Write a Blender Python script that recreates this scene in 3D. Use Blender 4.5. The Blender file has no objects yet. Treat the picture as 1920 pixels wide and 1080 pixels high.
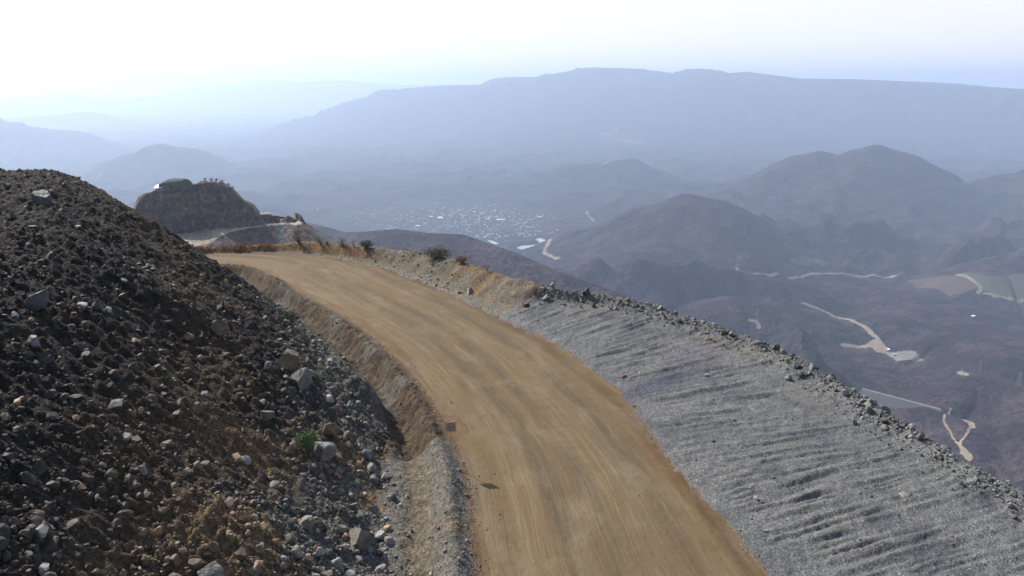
import bpy, math, random
import numpy as np

# ================================================================ camera, sky, sun, exposure
scn = bpy.context.scene
FOCAL_PX = 1297.0
cam_d = bpy.data.cameras.new("camera")
cam_d.sensor_width = 36.0
cam_d.lens = 36.0 * FOCAL_PX / 1920.0
cam_d.clip_start = 0.5
cam_d.clip_end = 80000.0
cam = bpy.data.objects.new("camera", cam_d)
scn.collection.objects.link(cam)
cam.location = (0, 0, 25.0)
cam.rotation_euler = (math.radians(90 - 16.3), 0, 0)
scn.camera = cam

SUN_EL, SUN_AZ = math.radians(40), math.radians(-48)      # bearing from +Y, negative = to the left
world = bpy.data.worlds.new("World"); scn.world = world
world.use_nodes = True
wn = world.node_tree
sky = wn.nodes.new("ShaderNodeTexSky"); sky.sky_type = 'NISHITA'; sky.sun_disc = False
sky.sun_elevation = SUN_EL; sky.sun_rotation = SUN_AZ
sky.altitude = 1200; sky.air_density = 1.0; sky.dust_density = 7.0; sky.ozone_density = 1.0
bg = wn.nodes["Background"]; bg.inputs[1].default_value = 0.12
# milky veil of the hazy air low in the sky
tcw = wn.nodes.new("ShaderNodeTexCoord"); sep = wn.nodes.new("ShaderNodeSeparateXYZ"); wn.links.new(tcw.outputs['Generated'], sep.inputs[0])
mr = wn.nodes.new("ShaderNodeMapRange"); wn.links.new(sep.outputs['Z'], mr.inputs[0]); mr.interpolation_type = 'SMOOTHSTEP'
for i_, v_ in zip((1, 2, 3, 4), (0.0, 0.45, 0.93, 0.0)): mr.inputs[i_].default_value = v_
mx = wn.nodes.new("ShaderNodeMix"); mx.data_type = 'RGBA'; wn.links.new(mr.outputs[0], mx.inputs[0]); wn.links.new(sky.outputs[0], mx.inputs[6]); mx.inputs[7].default_value = (6.6, 6.3, 6.15, 1)
wn.links.new(mx.outputs[2], bg.inputs[0])

sun_d = bpy.data.lights.new("sun", 'SUN'); sun_d.energy = 5.0; sun_d.angle = math.radians(0.53); sun_d.color = (1, .95, .87)
sun = bpy.data.objects.new("sun", sun_d); scn.collection.objects.link(sun)
from mathutils import Vector, Matrix
sdir = Vector((math.sin(SUN_AZ) * math.cos(SUN_EL), math.cos(SUN_AZ) * math.cos(SUN_EL), math.sin(SUN_EL)))
sun.rotation_euler = sdir.to_track_quat('Z', 'Y').to_euler()
sun.location = (-60, 60, 90)

scn.view_settings.view_transform = 'Standard'; scn.view_settings.look = 'None'
scn.view_settings.exposure = 0.62; scn.view_settings.gamma = 1.0
scn.cycles.use_denoising = True
scn.cycles.max_bounces = 5; scn.cycles.diffuse_bounces = 3; scn.cycles.volume_bounces = 2
scn.cycles.sample_clamp_indirect = 8

import math, random
import numpy as np
# ---------------------------------------------------------------- geometry of the place (metres, camera stands over 0,0)
HC, PITCH, FPX = 25.0, math.radians(16.3), 1297.0
CP, SP = math.cos(PITCH), math.sin(PITCH)

def ray(px, py):
    u, v = (px - 960) / FPX, (py - 540) / FPX
    return np.array([u, CP - v * SP, -SP - v * CP])

def ground_at(px, py, z=0.0):
    d = ray(px, py)
    t = (z - HC) / d[2]
    return np.array([d[0] * t, d[1] * t, z])

def at_range(px, py, r):
    d = ray(px, py)
    t = r / math.hypot(d[0], d[1])
    return np.array([d[0] * t, d[1] * t, HC + d[2] * t])

# gradient noise -------------------------------------------------
_rs = np.random.RandomState(7)
_perm = _rs.permutation(4096)
_ga = _rs.rand(4096) * 2 * math.pi
_gx, _gy = np.cos(_ga), np.sin(_ga)

def noise(x, y, seed=0):
    x = np.asarray(x, float); y = np.asarray(y, float)
    xi = np.floor(x).astype(np.int64); yi = np.floor(y).astype(np.int64)
    xf, yf = x - xi, y - yi
    u = xf * xf * xf * (xf * (xf * 6 - 15) + 10); v = yf * yf * yf * (yf * (yf * 6 - 15) + 10)
    def g(i, j, a, b):
        h = _perm[(_perm[(i + seed * 131) & 4095] + j) & 4095]
        return _gx[h] * a + _gy[h] * b
    n00 = g(xi, yi, xf, yf); n10 = g(xi + 1, yi, xf - 1, yf)
    n01 = g(xi, yi + 1, xf, yf - 1); n11 = g(xi + 1, yi + 1, xf - 1, yf - 1)
    a = n00 + u * (n10 - n00); b = n01 + u * (n11 - n01)
    return (a + v * (b - a)) * 1.5

def fbm(x, y, octs=4, seed=0, gain=0.5, ridged=False):
    s = 0; a = 1.0; f = 1.0; tot = 0
    for k in range(octs):
        n = noise(x * f, y * f, seed + k * 17)
        s = s + a * ((1 - 2 * np.abs(n)) if ridged else n)
        tot += a; a *= gain; f *= 2.03
    return s / tot

def smooth(pts, it=2):
    p = np.array(pts, float)
    for _ in range(it):
        q = 0.75 * p[:-1] + 0.25 * p[1:]; r = 0.25 * p[:-1] + 0.75 * p[1:]
        m = np.empty((2 * len(q), p.shape[1])); m[0::2] = q; m[1::2] = r
        p = np.vstack([p[:1], m, p[-1:]])
    return p

def polydist(x, y, P, extra=None):
    """distance to polyline, sign (+ left of its direction), arc length, and optional value interpolated along it"""
    best = np.full(np.shape(x), 1e18); sg = np.ones(np.shape(x)); arc = np.zeros(np.shape(x)); val = np.zeros(np.shape(x))
    acc = 0.0; bc = np.zeros(np.shape(x))
    for i in range(len(P) - 1):
        ax, ay = P[i][0], P[i][1]; bx, by = P[i + 1][0] - ax, P[i + 1][1] - ay
        l2 = bx * bx + by * by
        if l2 < 1e-9: continue
        l = math.sqrt(l2)
        tt = ((x - ax) * bx + (y - ay) * by) / l2
        t = np.clip(tt, 0, 1)
        dx, dy = x - ax - t * bx, y - ay - t * by
        d = dx * dx + dy * dy
        cr = np.abs(bx * (y - ay) - by * (x - ax)) / l
        m = (d < best - 1e-6) | ((d < best + 1e-6) & (cr > bc))
        best = np.where(m, d, best); bc = np.where(m, cr, bc)
        sg = np.where(m, np.where(bx * (y - ay) - by * (x - ax) > 0, 1.0, -1.0), sg)
        arc = np.where(m, acc + t * l, arc)
        if extra is not None:
            val = np.where(m, extra[i] + t * (extra[i + 1] - extra[i]), val)
        acc += l
    return np.sqrt(best), sg, arc, val

def sst(a, b, x):
    t = np.clip((x - a) / (b - a), 0, 1)
    return t * t * (3 - 2 * t)

# haul road: two edges, and the crest of the outer bank ----------
LE = [(7.4, -30, 0), (2.6, 5, 0)] + [tuple(ground_at(*p)) for p in
     [(905, 1080), (890, 960), (878, 880), (835, 790), (798, 730), (755, 680), (700, 630), (640, 590), (590, 562), (545, 540), (515, 520), (490, 505), (455, 495)]]
RE = [(26, -30, 0), (19, 5, 0)] + [tuple(ground_at(*p)) for p in
     [(1440, 1080), (1330, 960), (1240, 855), (1190, 770), (1120, 705), (1080, 675), (1000, 628), (930, 598), (860, 563), (790, 532), (740, 514), (680, 496), (620, 485), (560, 477), (480, 474), (400, 476)]]
LE += [(LE[-1][0] - 14, LE[-1][1] + 0.5, 0), (LE[-1][0] - 34, LE[-1][1] - 7, 0), (LE[-1][0] - 70, LE[-1][1] - 22, 0)]
RE += [(RE[-1][0] - 16, RE[-1][1] - 4, 0), (RE[-1][0] - 34, RE[-1][1] - 12, 0), (RE[-1][0] - 60, RE[-1][1] - 26, 0)]
CR = [(52, -30, .9), (46, 5, .9)] + [tuple(ground_at(px, py, z)) for px, py, z in
     [(2060, 1010, .9), (1920, 922, .9), (1800, 862, .9), (1700, 800, .9), (1600, 735, .9), (1500, 672, 1.0), (1400, 628, 1.1), (1300, 598, 1.2), (1200, 566, 1.4), (1110, 548, 1.6),
      (1060, 545, 1.8), (1020, 535, 2.2), (960, 520, 2.3), (890, 497, 2.3), (840, 482, 2.3), (770, 470, 2.1), (700, 463, 1.9), (620, 455, 1.7), (560, 453, 1.3), (450, 461, .9), (380, 466, .6)]]
CR += [(CR[-1][0] - 20, CR[-1][1] - 6, .8), (CR[-1][0] - 45, CR[-1][1] - 20, .8), (CR[-1][0] - 70, CR[-1][1] - 36, .8)]
LE, RE, CR = smooth(LE), smooth(RE), smooth(CR)
# where the tan soil bank gives way to grey rock, along the crest
TOE = 5.8          # foot of the rubble slope, measured from the road edge
GROOVE = ground_at(1330, 690) - ground_at(1150, 745); GROOVE = GROOVE[:2] / np.hypot(*GROOVE[:2])
GREYX = (ground_at(1060, 548)[:2], ground_at(955, 590)[:2])   # line between the two banks

MOUNDS = [(*ground_at(690, 765)[:2], 1.6, 1.6), (*ground_at(640, 745)[:2], 1.6, .9), (*ground_at(500, 540)[:2], 3.0, .9)]

def near_fields(x, y):
    dl, sl, al, _ = polydist(x, y, LE)
    dr, sr, ar, _ = polydist(x, y, RE)
    dc, sc, ac, zc = polydist(x, y, CR, CR[:, 2])
    return dict(L=dl * sl, R=-dr * sr, C=-dc * sc, s=ar, zc=zc)

def grey_mask(x, y):
    (ax, ay), (bx, by) = GREYX
    dx, dy = ax - bx, ay - by; l = math.hypot(dx, dy)
    q = ((x - bx) * dy - (y - by) * dx) / l      # + on the near right side
    return q + 0.9 * noise(x * .35, y * .35, 5)

def height(x, y, fine=True):
    f = near_fields(x, y)
    L, R, C, s, zc = f['L'], f['R'], f['C'], f['s'], f['zc']
    big = noise(x * .12, y * .12, 1); mid = fbm(x * .5, y * .5, 3, 2)
    # road
    z = 0.03 * noise(x * .3, y * .3, 3)
    for q_, wd_ in ((-2.3, .45), (-4.6, .45), (-8.0, .5), (-10.4, .5)):
        z = z - .035 * np.exp(-((L - q_ + .5 * noise(s * .05, s * 0 + q_, 12)) / wd_) ** 2) * (.6 + .5 * noise(s * .2, s * 0 + q_, 13))
    z = z + .018 * noise(s * .9, L * .35, 14) + .012 * noise(x * 2.2, y * 2.2, 15)
    # left of the road: berm, ditch, rubble slope
    bw = 1.0 + .25 * noise(s * .15, s * 0 + 3, 9)
    far = sst(43.6, 44.3, y + .45 * (L - 3.0) + .3 * noise(x * .8, y * .8, 8))      # the deeper stretch of ditch starts at a step
    berm = (.85 - .35 * far) * bw * np.exp(-((L - 1.5) / .8) ** 2)
    dw = 1.0 + .3 * far * sst(44, 52, y)
    ditch = -(.35 + .95 * far * (1 - .45 * sst(56, 80, y))) * np.exp(-(np.abs(L - 3.3 + .2 * far) / dw) ** 2.6)
    toe = TOE - 1.3 * sst(44, 50, y) + 1.0 * big
    up = np.maximum(L - toe, 0)
    cap = 15.7 + .5 * noise(x * .07, y * .07, 11) + .06 * np.clip(-40 - x, -20, 20)
    steep = .76 + .19 * sst(56, 70, y)
    sl = up * (steep + .05 * big) + .8 * noise(x * .16, y * .16, 4) * sst(1, 7, up)
    hh = -.9 * np.logaddexp(-sl / .9, -cap / .9) + .9 * np.log(1 + np.exp(-cap / .9))
    left = np.where(L > 0, berm + ditch + np.where(up > 0, hh + 1.6 * math.log(2) * np.exp(-up / 2) * 0 + 0, 0), 0)
    # right of the road
    gm = sst(-1.5, 1.5, grey_mask(x, y))
    w = R / np.maximum(R + np.maximum(-C, 0), .01)
    w = np.clip(w, 0, 1)
    prof_g = .12 * sst(0, .08, w) + .35 * w + .53 * sst(.86, 1, w)
    prof_b = .08 * sst(0, .15, w) + .92 * sst(.25, .97, w)
    prof = gm * prof_g + (1 - gm) * prof_b
    right = zc * prof
    # scraped grooves in the grey bank
    a = R; b = s - .1 * R + .08 * noise(x * .3, y * .3, 28)
    b2 = b + .14 * noise(x * .15, y * .15, 21) + .05 * noise(x * 1.2, y * 1.2, 27)
    gr = np.abs(noise(b2 * 1.45, a * .07, 22)) * 2 - .5 + .55 * noise(b2 * 3.3, a * .16, 23)
    gr = gr * (.35 + .75 * sst(-.2, .3, noise(b * .5, a * .25, 25) + .1))
    right = right + gm * .15 * gr * sst(.03, .16, w) * sst(1.0, .88, w)
    right = right + (1 - gm) * .35 * mid * sst(.2, .6, w)
    out = np.maximum(C, 0)
    right = right - .74 * out - .35 * np.minimum(out, 1) * 0
    for (mx, my, mr, mh) in MOUNDS:
        q = ((x - mx) ** 2 + (y - my) ** 2) / mr ** 2
        left = left + mh * np.exp(-q ** 1.4) * (1 + .25 * mid)
    z = z + np.where(L > 0, left, 0) + np.where(R > 0, right, 0)
    if fine:
        rough = np.where(L > 0, (.10 + .14 * far) * sst(.2, 1.2, L) + .26 * sst(toe, toe + 2, L), 0) + np.where(R > 0, .07 * sst(0, 1, R) + .16 * sst(.82, 1, w), 0)
        z = z + rough * (fbm(x * 1.6, y * 1.6, 3, 31) * 1.3)
    return z, f, gm, w

def hit_near(px, py):
    d = ray(px, py); h = math.hypot(d[0], d[1])
    r = np.linspace(14, 190, 1600)
    x, y, z = d[0] / h * r, d[1] / h * r, HC + d[2] / h * r
    g = height(x, y)[0]
    i = int(np.argmax(z < g))
    if i == 0: i = len(r) - 1
    return np.array([x[i], y[i], g[i]])

# ---------------------------------------------------------------- the far country
def line(pts, default=None):
    return [tuple(at_range(p[0], p[1], (p[2] if len(p) > 2 else default) * 1000)) for p in pts]
VALLEY = -900.0
#        points (photo x, y of the crest, range in km)                               slope, round, gully
RIDGES = [
 (line([(330, 330), (490, 246), (600, 216), (700, 186), (765, 165), (830, 160), (910, 159), (960, 144), (1000, 144), (1040, 138), (1100, 126), (1190, 128), (1265, 137), (1310, 128), (1370, 137),
        (1400, 134), (1500, 147), (1600, 148), (1700, 152), (1790, 156), (1850, 162), (1920, 167), (2150, 190), (2500, 200)], 14), .34, 300, .30),
 (line([(-500, 200), (-200, 196), (0, 189), (60, 181), (120, 176), (180, 184), (250, 183), (330, 176), (400, 160), (450, 158), (500, 150), (570, 153), (640, 150), (700, 156), (760, 160), (880, 157), (980, 165), (1200, 172)], 29), .25, 300, .2),
 (line([(-400, 240), (-100, 225), (0, 222), (100, 216), (160, 210), (220, 222), (290, 240), (340, 265), (430, 285), (520, 300)], 19), .3, 200, .25),
 (line([(-300, 190), (-60, 215), (0, 226), (60, 238), (120, 244), (180, 262), (230, 292)], 11), .38, 120, .3),
 (line([(180, 330), (250, 287), (300, 270), (340, 276), (370, 298), (420, 340)], 8), .45, 80, .3),
 (line([(380, 292), (480, 262), (600, 252)], 15.5), .3, 150, .3),
 (line([(1300, 420), (1390, 345), (1440, 320), (1500, 290), (1540, 283), (1575, 292), (1610, 280), (1645, 272), (1690, 285), (1740, 310), (1800, 340), (1880, 365)], 5.6), .52, 60, .5),
 (line([(1645, 274, 5.6), (1590, 330, 5.2), (1520, 385, 4.8), (1480, 430, 4.4)]), .5, 40, .5),
 (line([(1020, 462, 3.9), (1090, 430, 3.85), (1160, 415, 3.8), (1220, 385, 3.7), (1290, 365, 3.6), (1340, 374, 3.6), (1400, 412, 3.6), (1480, 455, 3.7), (1530, 470, 3.8)]), .5, 50, .45),
 (line([(1290, 367, 3.6), (1340, 420, 3.35), (1400, 470, 3.2)]), .5, 30, .4),
 (line([(1090, 505), (1140, 487), (1200, 472), (1258, 457), (1310, 472), (1370, 505), (1420, 520)], 3.1), .5, 50, .4),
 (line([(960, 345), (1010, 324), (1060, 311), (1110, 307), (1180, 297), (1230, 318), (1290, 342)], 6.6), .45, 60, .45),
 (line([(880, 365), (930, 355), (1000, 352)], 6.9), .4, 60, .4),
 (line([(480, 400, 2.4), (580, 420, 2.2), (640, 436, 2.05), (690, 434, 1.95), (740, 430, 1.9), (800, 437, 1.85), (860, 440, 1.8), (940, 468, 1.7), (1040, 510, 1.6), (1140, 548, 1.5), (1260, 600, 1.4), (1380, 640, 1.35)]), .62, 25, .2),
 (line([(1650, 510), (1700, 490), (1760, 462), (1830, 436), (1890, 440), (1960, 430), (2050, 440)], 4.3), .4, 60, .5),
 (line([(1960, 300), (1900, 325), (1870, 350), (1840, 400)], 5.8), .45, 60, .5),
 (line([(1980, 460, 3.6), (1900, 480, 3.5), (1860, 500, 3.4)]), .45, 40, .5),
 (line([(1380, 560), (1450, 575), (1510, 590), (1570, 625), (1600, 650)], 2.5), .4, 40, .4),
 (line([(1520, 700), (1590, 682), (1650, 690), (1700, 700), (1760, 712)], 2.05), .5, 14, .4),
 (line([(1740, 640, 2.4), (1800, 622, 2.45), (1860, 640, 2.35), (1900, 668, 2.2)]), .5, 14, .5),
 (line([(1560, 610, 2.75), (1500, 600, 2.6), (1450, 612, 2.45)]), .5, 14, .5),
 (line([(1880, 790, 1.62), (1930, 800, 1.6), (2010, 850, 1.5)]), .55, 12, .4),
 (line([(1600, 800, 1.6), (1680, 768, 1.68), (1740, 768, 1.68), (1800, 790, 1.62), (1840, 840, 1.5)]), .55, 12, .3),
 (line([(1780, 758, 1.78), (1815, 722, 1.86), (1850, 708, 1.9), (1930, 728, 1.85), (2050, 790, 1.7)]), .55, 14, .4),
 (line([(1690, 600, 2.6), (1760, 585, 2.75), (1830, 610, 2.6), (1900, 640, 2.45), (1990, 650, 2.4)]), .35, 50, .4),
 (line([(1560, 560, 2.95), (1650, 545, 3.05), (1730, 560, 2.95), (1800, 580, 2.85)]), .3, 60, .4),
]

def far_height(x, y):
    r = np.hypot(x, y)
    wx = x + 160 * noise(x / 900, y / 900, 41); wy = y + 160 * noise(x / 900 + 9, y / 900, 42)
    rd = fbm(wx / 620, wy / 620, 4, 43, .42, True)
    fine = fbm(x / 140, y / 140, 4, 44)
    vx = x + 260 * noise(x / 1500, y / 1500, 71); vy = y + 260 * noise(x / 1500 + 4, y / 1500, 72)
    rv = fbm(vx / 900, vy / 900, 3, 73, .42, True)
    flat = sst(-.25, .25, noise(x / 2600, y / 2600, 47))
    z = VALLEY + 30 * fbm(x / 3000, y / 3000, 2, 46) + (30 + 34 * flat) * (rd - .3) * sst(900, 2200, r) * (1 - .6 * sst(4200, 7000, r)) + 270 * np.maximum(rv - .02, 0) ** 1.25 * sst(800, 1300, r) * (1 - .55 * sst(4200, 7000, r)) + 40 * fbm(wx / 360, wy / 360, 2, 75, .4, True) * sst(900, 1400, r) * sst(6000, 3500, r) + 6 * fine
    c = at_range(1610, 625, 2500)
    z = z - (z - VALLEY - 25) * .8 * np.exp(-(((x - c[0]) ** 2 + (y - c[1]) ** 2) / 430 ** 2) ** 2)
    # level ground: town plain, fields
    for (px, py, rad, dist) in ((860, 408, 1350, 4.95), (985, 462, 850, 4.1), (1850, 545, 430, 3.3), (1692, 668, 130, 2.29)):
        c = at_range(px, py, dist * 1000)
        k = np.exp(-(((x - c[0]) ** 2 + (y - c[1]) ** 2) / rad ** 2) ** 2)
        z = z * (1 - k) + (VALLEY - 5) * k
    shp = np.shape(z); z = np.array(z, float).ravel(); xa, ya = np.asarray(x, float).ravel(), np.asarray(y, float).ravel(); fine = np.asarray(fine).ravel()
    for P, slope, rnd, gul in RIDGES:
        P = np.array(P); pad = 3.2 * (P[:, 2].max() - VALLEY) / slope
        m = (xa > P[:, 0].min() - pad) & (xa < P[:, 0].max() + pad) & (ya > P[:, 1].min() - pad) & (ya < P[:, 1].max() + pad)
        if not m.any(): continue
        X_, Y_ = xa[m], ya[m]
        rn = rnd * 2.2
        best = np.full(X_.shape, -1e18); d = np.zeros(X_.shape); zl = np.zeros(X_.shape)
        for i in range(len(P) - 1):
            bx, by = P[i + 1][0] - P[i][0], P[i + 1][1] - P[i][1]; l2 = bx * bx + by * by
            t = np.clip(((X_ - P[i][0]) * bx + (Y_ - P[i][1]) * by) / l2, 0, 1)
            di = np.hypot(X_ - P[i][0] - t * bx, Y_ - P[i][1] - t * by); zi = P[i][2] + t * (P[i + 1][2] - P[i][2])
            T = zi - slope * di; k_ = T > best
            best = np.where(k_, T, best); d = np.where(k_, di, d); zl = np.where(k_, zi, zl)
        hgt = np.maximum(zl - VALLEY, 1)
        d2 = np.sqrt(d * d + rn * rn) - rn
        hm = float(np.maximum(P[:, 2].mean() - VALLEY, 60)); sc = hm * .75 + 170; qx = X_ + 120 * noise(X_ / 500, Y_ / 500, 48); qy = Y_ + 120 * noise(X_ / 500 + 7, Y_ / 500, 49)
        n = fbm(qx / sc, qy / sc, 4, 50, .45, True)
        drop = d2 * slope * 1.1 * (1 + gul * 1.35 * (n - .25))
        u = drop / hgt
        prof = np.where(u < .55, u, .55 + .45 * (1 - np.exp(-(u - .55) / .45)))
        t = zl - hgt * prof - (hgt * .02) * (1 - np.exp(-d / 200))
        t = t + np.minimum(hgt * .30, 230) * (n - .5) * sst(0, 250 + .45 * hm, d) + (16 * fbm(X_ / 500, Y_ / 500, 4, 57) if hm > 1000 else 0) + 4 * fine[m] * sst(0, 80, d)
        t = t - sst(1.0, 3, u) * 90
        k = 18.0; zm = z[m]
        z[m] = np.maximum(zm, t) + k * np.log1p(np.exp(-np.abs(zm - t) / k)) * .5
    z = z.reshape(shp)
    # flank of the mountain the mine stands on
    z = np.where(r < 900, np.minimum(z, -420), z)
    return z

def hit_far(px, py, r0=1100, r1=32000, n=1400):
    d = ray(px, py); h = math.hypot(d[0], d[1])
    r = np.exp(np.linspace(math.log(r0), math.log(r1), n))
    x, y, z = d[0] / h * r, d[1] / h * r, HC + d[2] / h * r
    g = far_height(x, y)
    i = int(np.argmax(z < g))
    if i <= 0: return None
    return np.array([x[i], y[i], g[i]])

# ---------------------------------------------------------------- mine knoll, half a kilometre out
BZ = -65.0
BENCH = [tuple(ground_at(px, py, BZ)) for px, py in [(300, 480), (392, 462), (408, 447), (432, 434), (480, 426), (540, 420), (562, 424)]]
BENCH = [(BENCH[0][0] - 10, BENCH[0][1] - 120, BZ)] + BENCH + [(BENCH[-1][0] - 4, BENCH[-1][1] + 22, BZ), (BENCH[-1][0] - 60, BENCH[-1][1] + 60, BZ), (BENCH[-1][0] - 200, BENCH[-1][1] + 170, BZ)]
BENCH = smooth(BENCH, 1)
KFOOT = smooth([tuple(ground_at(px, py, BZ)) for px, py in [(190, 452), (240, 450), (330, 440), (400, 431), (450, 427), (484, 424)]], 1)
KN_PX = np.array([120, 180, 232, 246, 256, 272, 295, 312, 322, 345, 368, 385, 400, 420, 436, 446, 455, 466, 480, 492, 505, 600])
KN_PY = np.array([452, 425, 404, 394, 374, 365, 357, 352, 350, 349, 348, 343, 344, 350, 358, 370, 380, 386, 402, 418, 426, 430])
def knoll_height(x, y):
    r = np.hypot(x, y)
    n1 = fbm(x / 14, y / 14, 4, 61); n2 = fbm(x / 50, y / 50, 2, 62)
    db, sb, _, _ = polydist(x, y, BENCH)
    C = -db * sb                      # + outside the bench edge
    z = BZ + .5 * n1 + .8 * np.exp(-((C + 2) / 1.5) ** 2) - .68 * np.maximum(C + .8 * n1, 0)
    z = np.maximum(z, -330)
    # knoll: faces of the foot line, crest as tall as its skyline
    dk, sk, _, _ = polydist(x, y, KFOOT)
    D = dk * sk + 4 * n1 + 2 * n2 + 1.5 * fbm(x / 5, y / 5, 2, 63)              # + behind the foot line
    top_py = np.interp(960 + (x / y) * FPX, KN_PX, KN_PY)
    v = (top_py - 540) / FPX; fy = CP - v * SP
    ztop = HC + (-SP - v * CP) * 488 / np.hypot(fy, fy * x / y)
    hgt = np.maximum(ztop - BZ, 0)
    st = D * 1.9
    q = st / 7.5; step = (np.floor(q) + sst(.0, .78, q - np.floor(q))) * 7.5      # benches cut in the face
    face = .45 * st + .55 * step
    kn = np.minimum(np.maximum(face, 0), hgt + 1.3 * n1 + .9 * fbm(x / 6, y / 6, 2, 64))
    back = np.maximum(D - 21 - 4 * n2, 0) * .9
    kn = np.where(D > 0, np.maximum(kn - back, -200), 0)
    z = np.where((D > 0) & (C < 0), z + kn, z)
    oc = ground_at(538, 419, BZ); ox, oy = x - oc[0], y - oc[1] - 9
    q = np.sqrt((ox / 8.5) ** 2 + (oy / 8) ** 2) + .15 * n1
    ob = (1.5 + 3.4 * sst(-9, 5, ox) + .7 * n1) * (1 - sst(.75, 1.2, q)); z = z + ob
    D = np.where(ob > 1.0, 30.0, D); C = np.where(ob > 1.0, -1.0, C)
    return z, dict(C=C, D=D, hgt=np.where(ob > 1, 60, hgt))

# ================================================================ helpers
def link(o):
    scn.collection.objects.link(o); return o

def mesh_obj(name, V, Fc, mat, attrs=None, parent=None, smooth_=False, uv=None):
    """V (n,3), Fc (m,k) faces; attrs {name: (n,3|4) colour / (n,3) vector}"""
    V = np.ascontiguousarray(V, np.float32); Fc = np.ascontiguousarray(Fc, np.int32)
    me = bpy.data.meshes.new(name)
    me.vertices.add(len(V)); me.vertices.foreach_set('co', V.ravel())
    k = Fc.shape[1]; m = len(Fc)
    me.loops.add(m * k); me.loops.foreach_set('vertex_index', Fc.ravel())
    me.polygons.add(m); me.polygons.foreach_set('loop_start', np.arange(0, m * k, k, dtype=np.int32))
    me.polygons.foreach_set('loop_total', np.full(m, k, np.int32))
    me.polygons.foreach_set('use_smooth', np.full(m, smooth_))
    for nm, a in (attrs or {}).items():
        if nm in ('col', 'rcol'):
            at = me.attributes.new(nm, 'FLOAT_COLOR', 'POINT')
            c = np.ones((len(V), 4), np.float32); c[:, :3] = a
            at.data.foreach_set('color', c.ravel())
        else:
            at = me.attributes.new(nm, 'FLOAT_VECTOR', 'POINT')
            at.data.foreach_set('vector', np.ascontiguousarray(a, np.float32).ravel())
    me.update(calc_edges=True)
    if mat: me.materials.append(mat)
    o = link(bpy.data.objects.new(name, me))
    if parent: o.parent = parent
    return o

def empty(name, loc=(0, 0, 0), rz=0):
    o = link(bpy.data.objects.new(name, None)); o.location = loc; o.rotation_euler = (0, 0, rz); o.empty_display_size = .2
    return o

def tag(o, label=None, cat=None, group=None, kind=None):
    if label: o["label"] = label
    if cat: o["category"] = cat
    if group: o["group"] = group
    if kind: o["kind"] = kind
    return o

class MB:
    def __init__(s): s.v = []; s.f = []
    def box(s, x0, x1, y0, y1, z0, z1):
        n = len(s.v)
        s.v += [(x0, y0, z0), (x1, y0, z0), (x1, y1, z0), (x0, y1, z0), (x0, y0, z1), (x1, y0, z1), (x1, y1, z1), (x0, y1, z1)]
        s.f += [tuple(n + i for i in q) for q in ((3, 2, 1, 0), (4, 5, 6, 7), (0, 1, 5, 4), (1, 2, 6, 5), (2, 3, 7, 6), (3, 0, 4, 7))]
    def bar(s, a, b, r0, r1=None, k=5):
        r1 = r0 if r1 is None else r1
        a = Vector(a); b = Vector(b); d = (b - a).normalized()
        p = d.orthogonal().normalized(); q = d.cross(p); n = len(s.v)
        for c, r in ((a, r0), (b, r1)):
            for i in range(k):
                t = 2 * math.pi * i / k; s.v.append(tuple(c + p * math.cos(t) * r + q * math.sin(t) * r))
        for i in range(k): s.f.append((n + i, n + (i + 1) % k, n + k + (i + 1) % k, n + k + i))
        s.f.append(tuple(n + k + i for i in range(k))); s.f.append(tuple(n + k - 1 - i for i in range(k)))
    def poly(s, pts):
        n = len(s.v); s.v += [tuple(p) for p in pts]; s.f.append(tuple(range(n, n + len(pts))))
    def build(s, name, mat, parent=None):
        me = bpy.data.meshes.new(name); me.from_pydata(s.v, [], s.f); me.update()
        if mat: me.materials.append(mat)
        o = link(bpy.data.objects.new(name, me))
        if parent: o.parent = parent
        return o

# ---------------------------------------------------------------- materials
def new_mat(name):
    m = bpy.data.materials.new(name); m.use_nodes = True
    nt = m.node_tree; b = nt.nodes["Principled BSDF"]
    return m, nt, b
def nd(nt, t, ins=None, **kw):
    n = nt.nodes.new(t)
    for k, v in kw.items(): setattr(n, k, v)
    for k, v in (ins or {}).items():
        if isinstance(v, bpy.types.NodeSocket): nt.links.new(v, n.inputs[k])
        else: n.inputs[k].default_value = v
    return n
def noise_n(nt, vec, scale, detail=4, rough=.55):
    return nd(nt, 'ShaderNodeTexNoise', {'Vector': vec, 'Scale': scale, 'Detail': detail, 'Roughness': rough})
def ramp(nt, fac, stops):
    r = nt.nodes.new('ShaderNodeValToRGB'); nt.links.new(fac, r.inputs[0])
    e = r.color_ramp.elements
    while len(e) < len(stops): e.new(.5)
    for i, (p, c) in enumerate(stops):
        e[i].position = p; e[i].color = (*c, 1) if len(c) == 3 else c
    return r.outputs[0]
def mix(nt, fac, a, b, mode='MIX'):
    n = nt.nodes.new('ShaderNodeMix'); n.data_type = 'RGBA'; n.blend_type = mode
    for s, v in ((n.inputs[0], fac), (n.inputs[6], a), (n.inputs[7], b)):
        if isinstance(v, bpy.types.NodeSocket): nt.links.new(v, s)
        else: s.default_value = v if not isinstance(v, tuple) or len(v) == 4 else (*v, 1)
    return n.outputs[2]
def math_n(nt, op, a, b=0.0):
    n = nt.nodes.new('ShaderNodeMath'); n.operation = op
    for s, v in ((n.inputs[0], a), (n.inputs[1], b)):
        if isinstance(v, bpy.types.NodeSocket): nt.links.new(v, s)
        else: s.default_value = v
    return n.outputs[0]
def bump(nt, b, h, strength, dist):
    n = nd(nt, 'ShaderNodeBump', {'Height': h, 'Strength': strength, 'Distance': dist})
    nt.links.new(n.outputs[0], b.inputs['Normal'])

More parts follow.
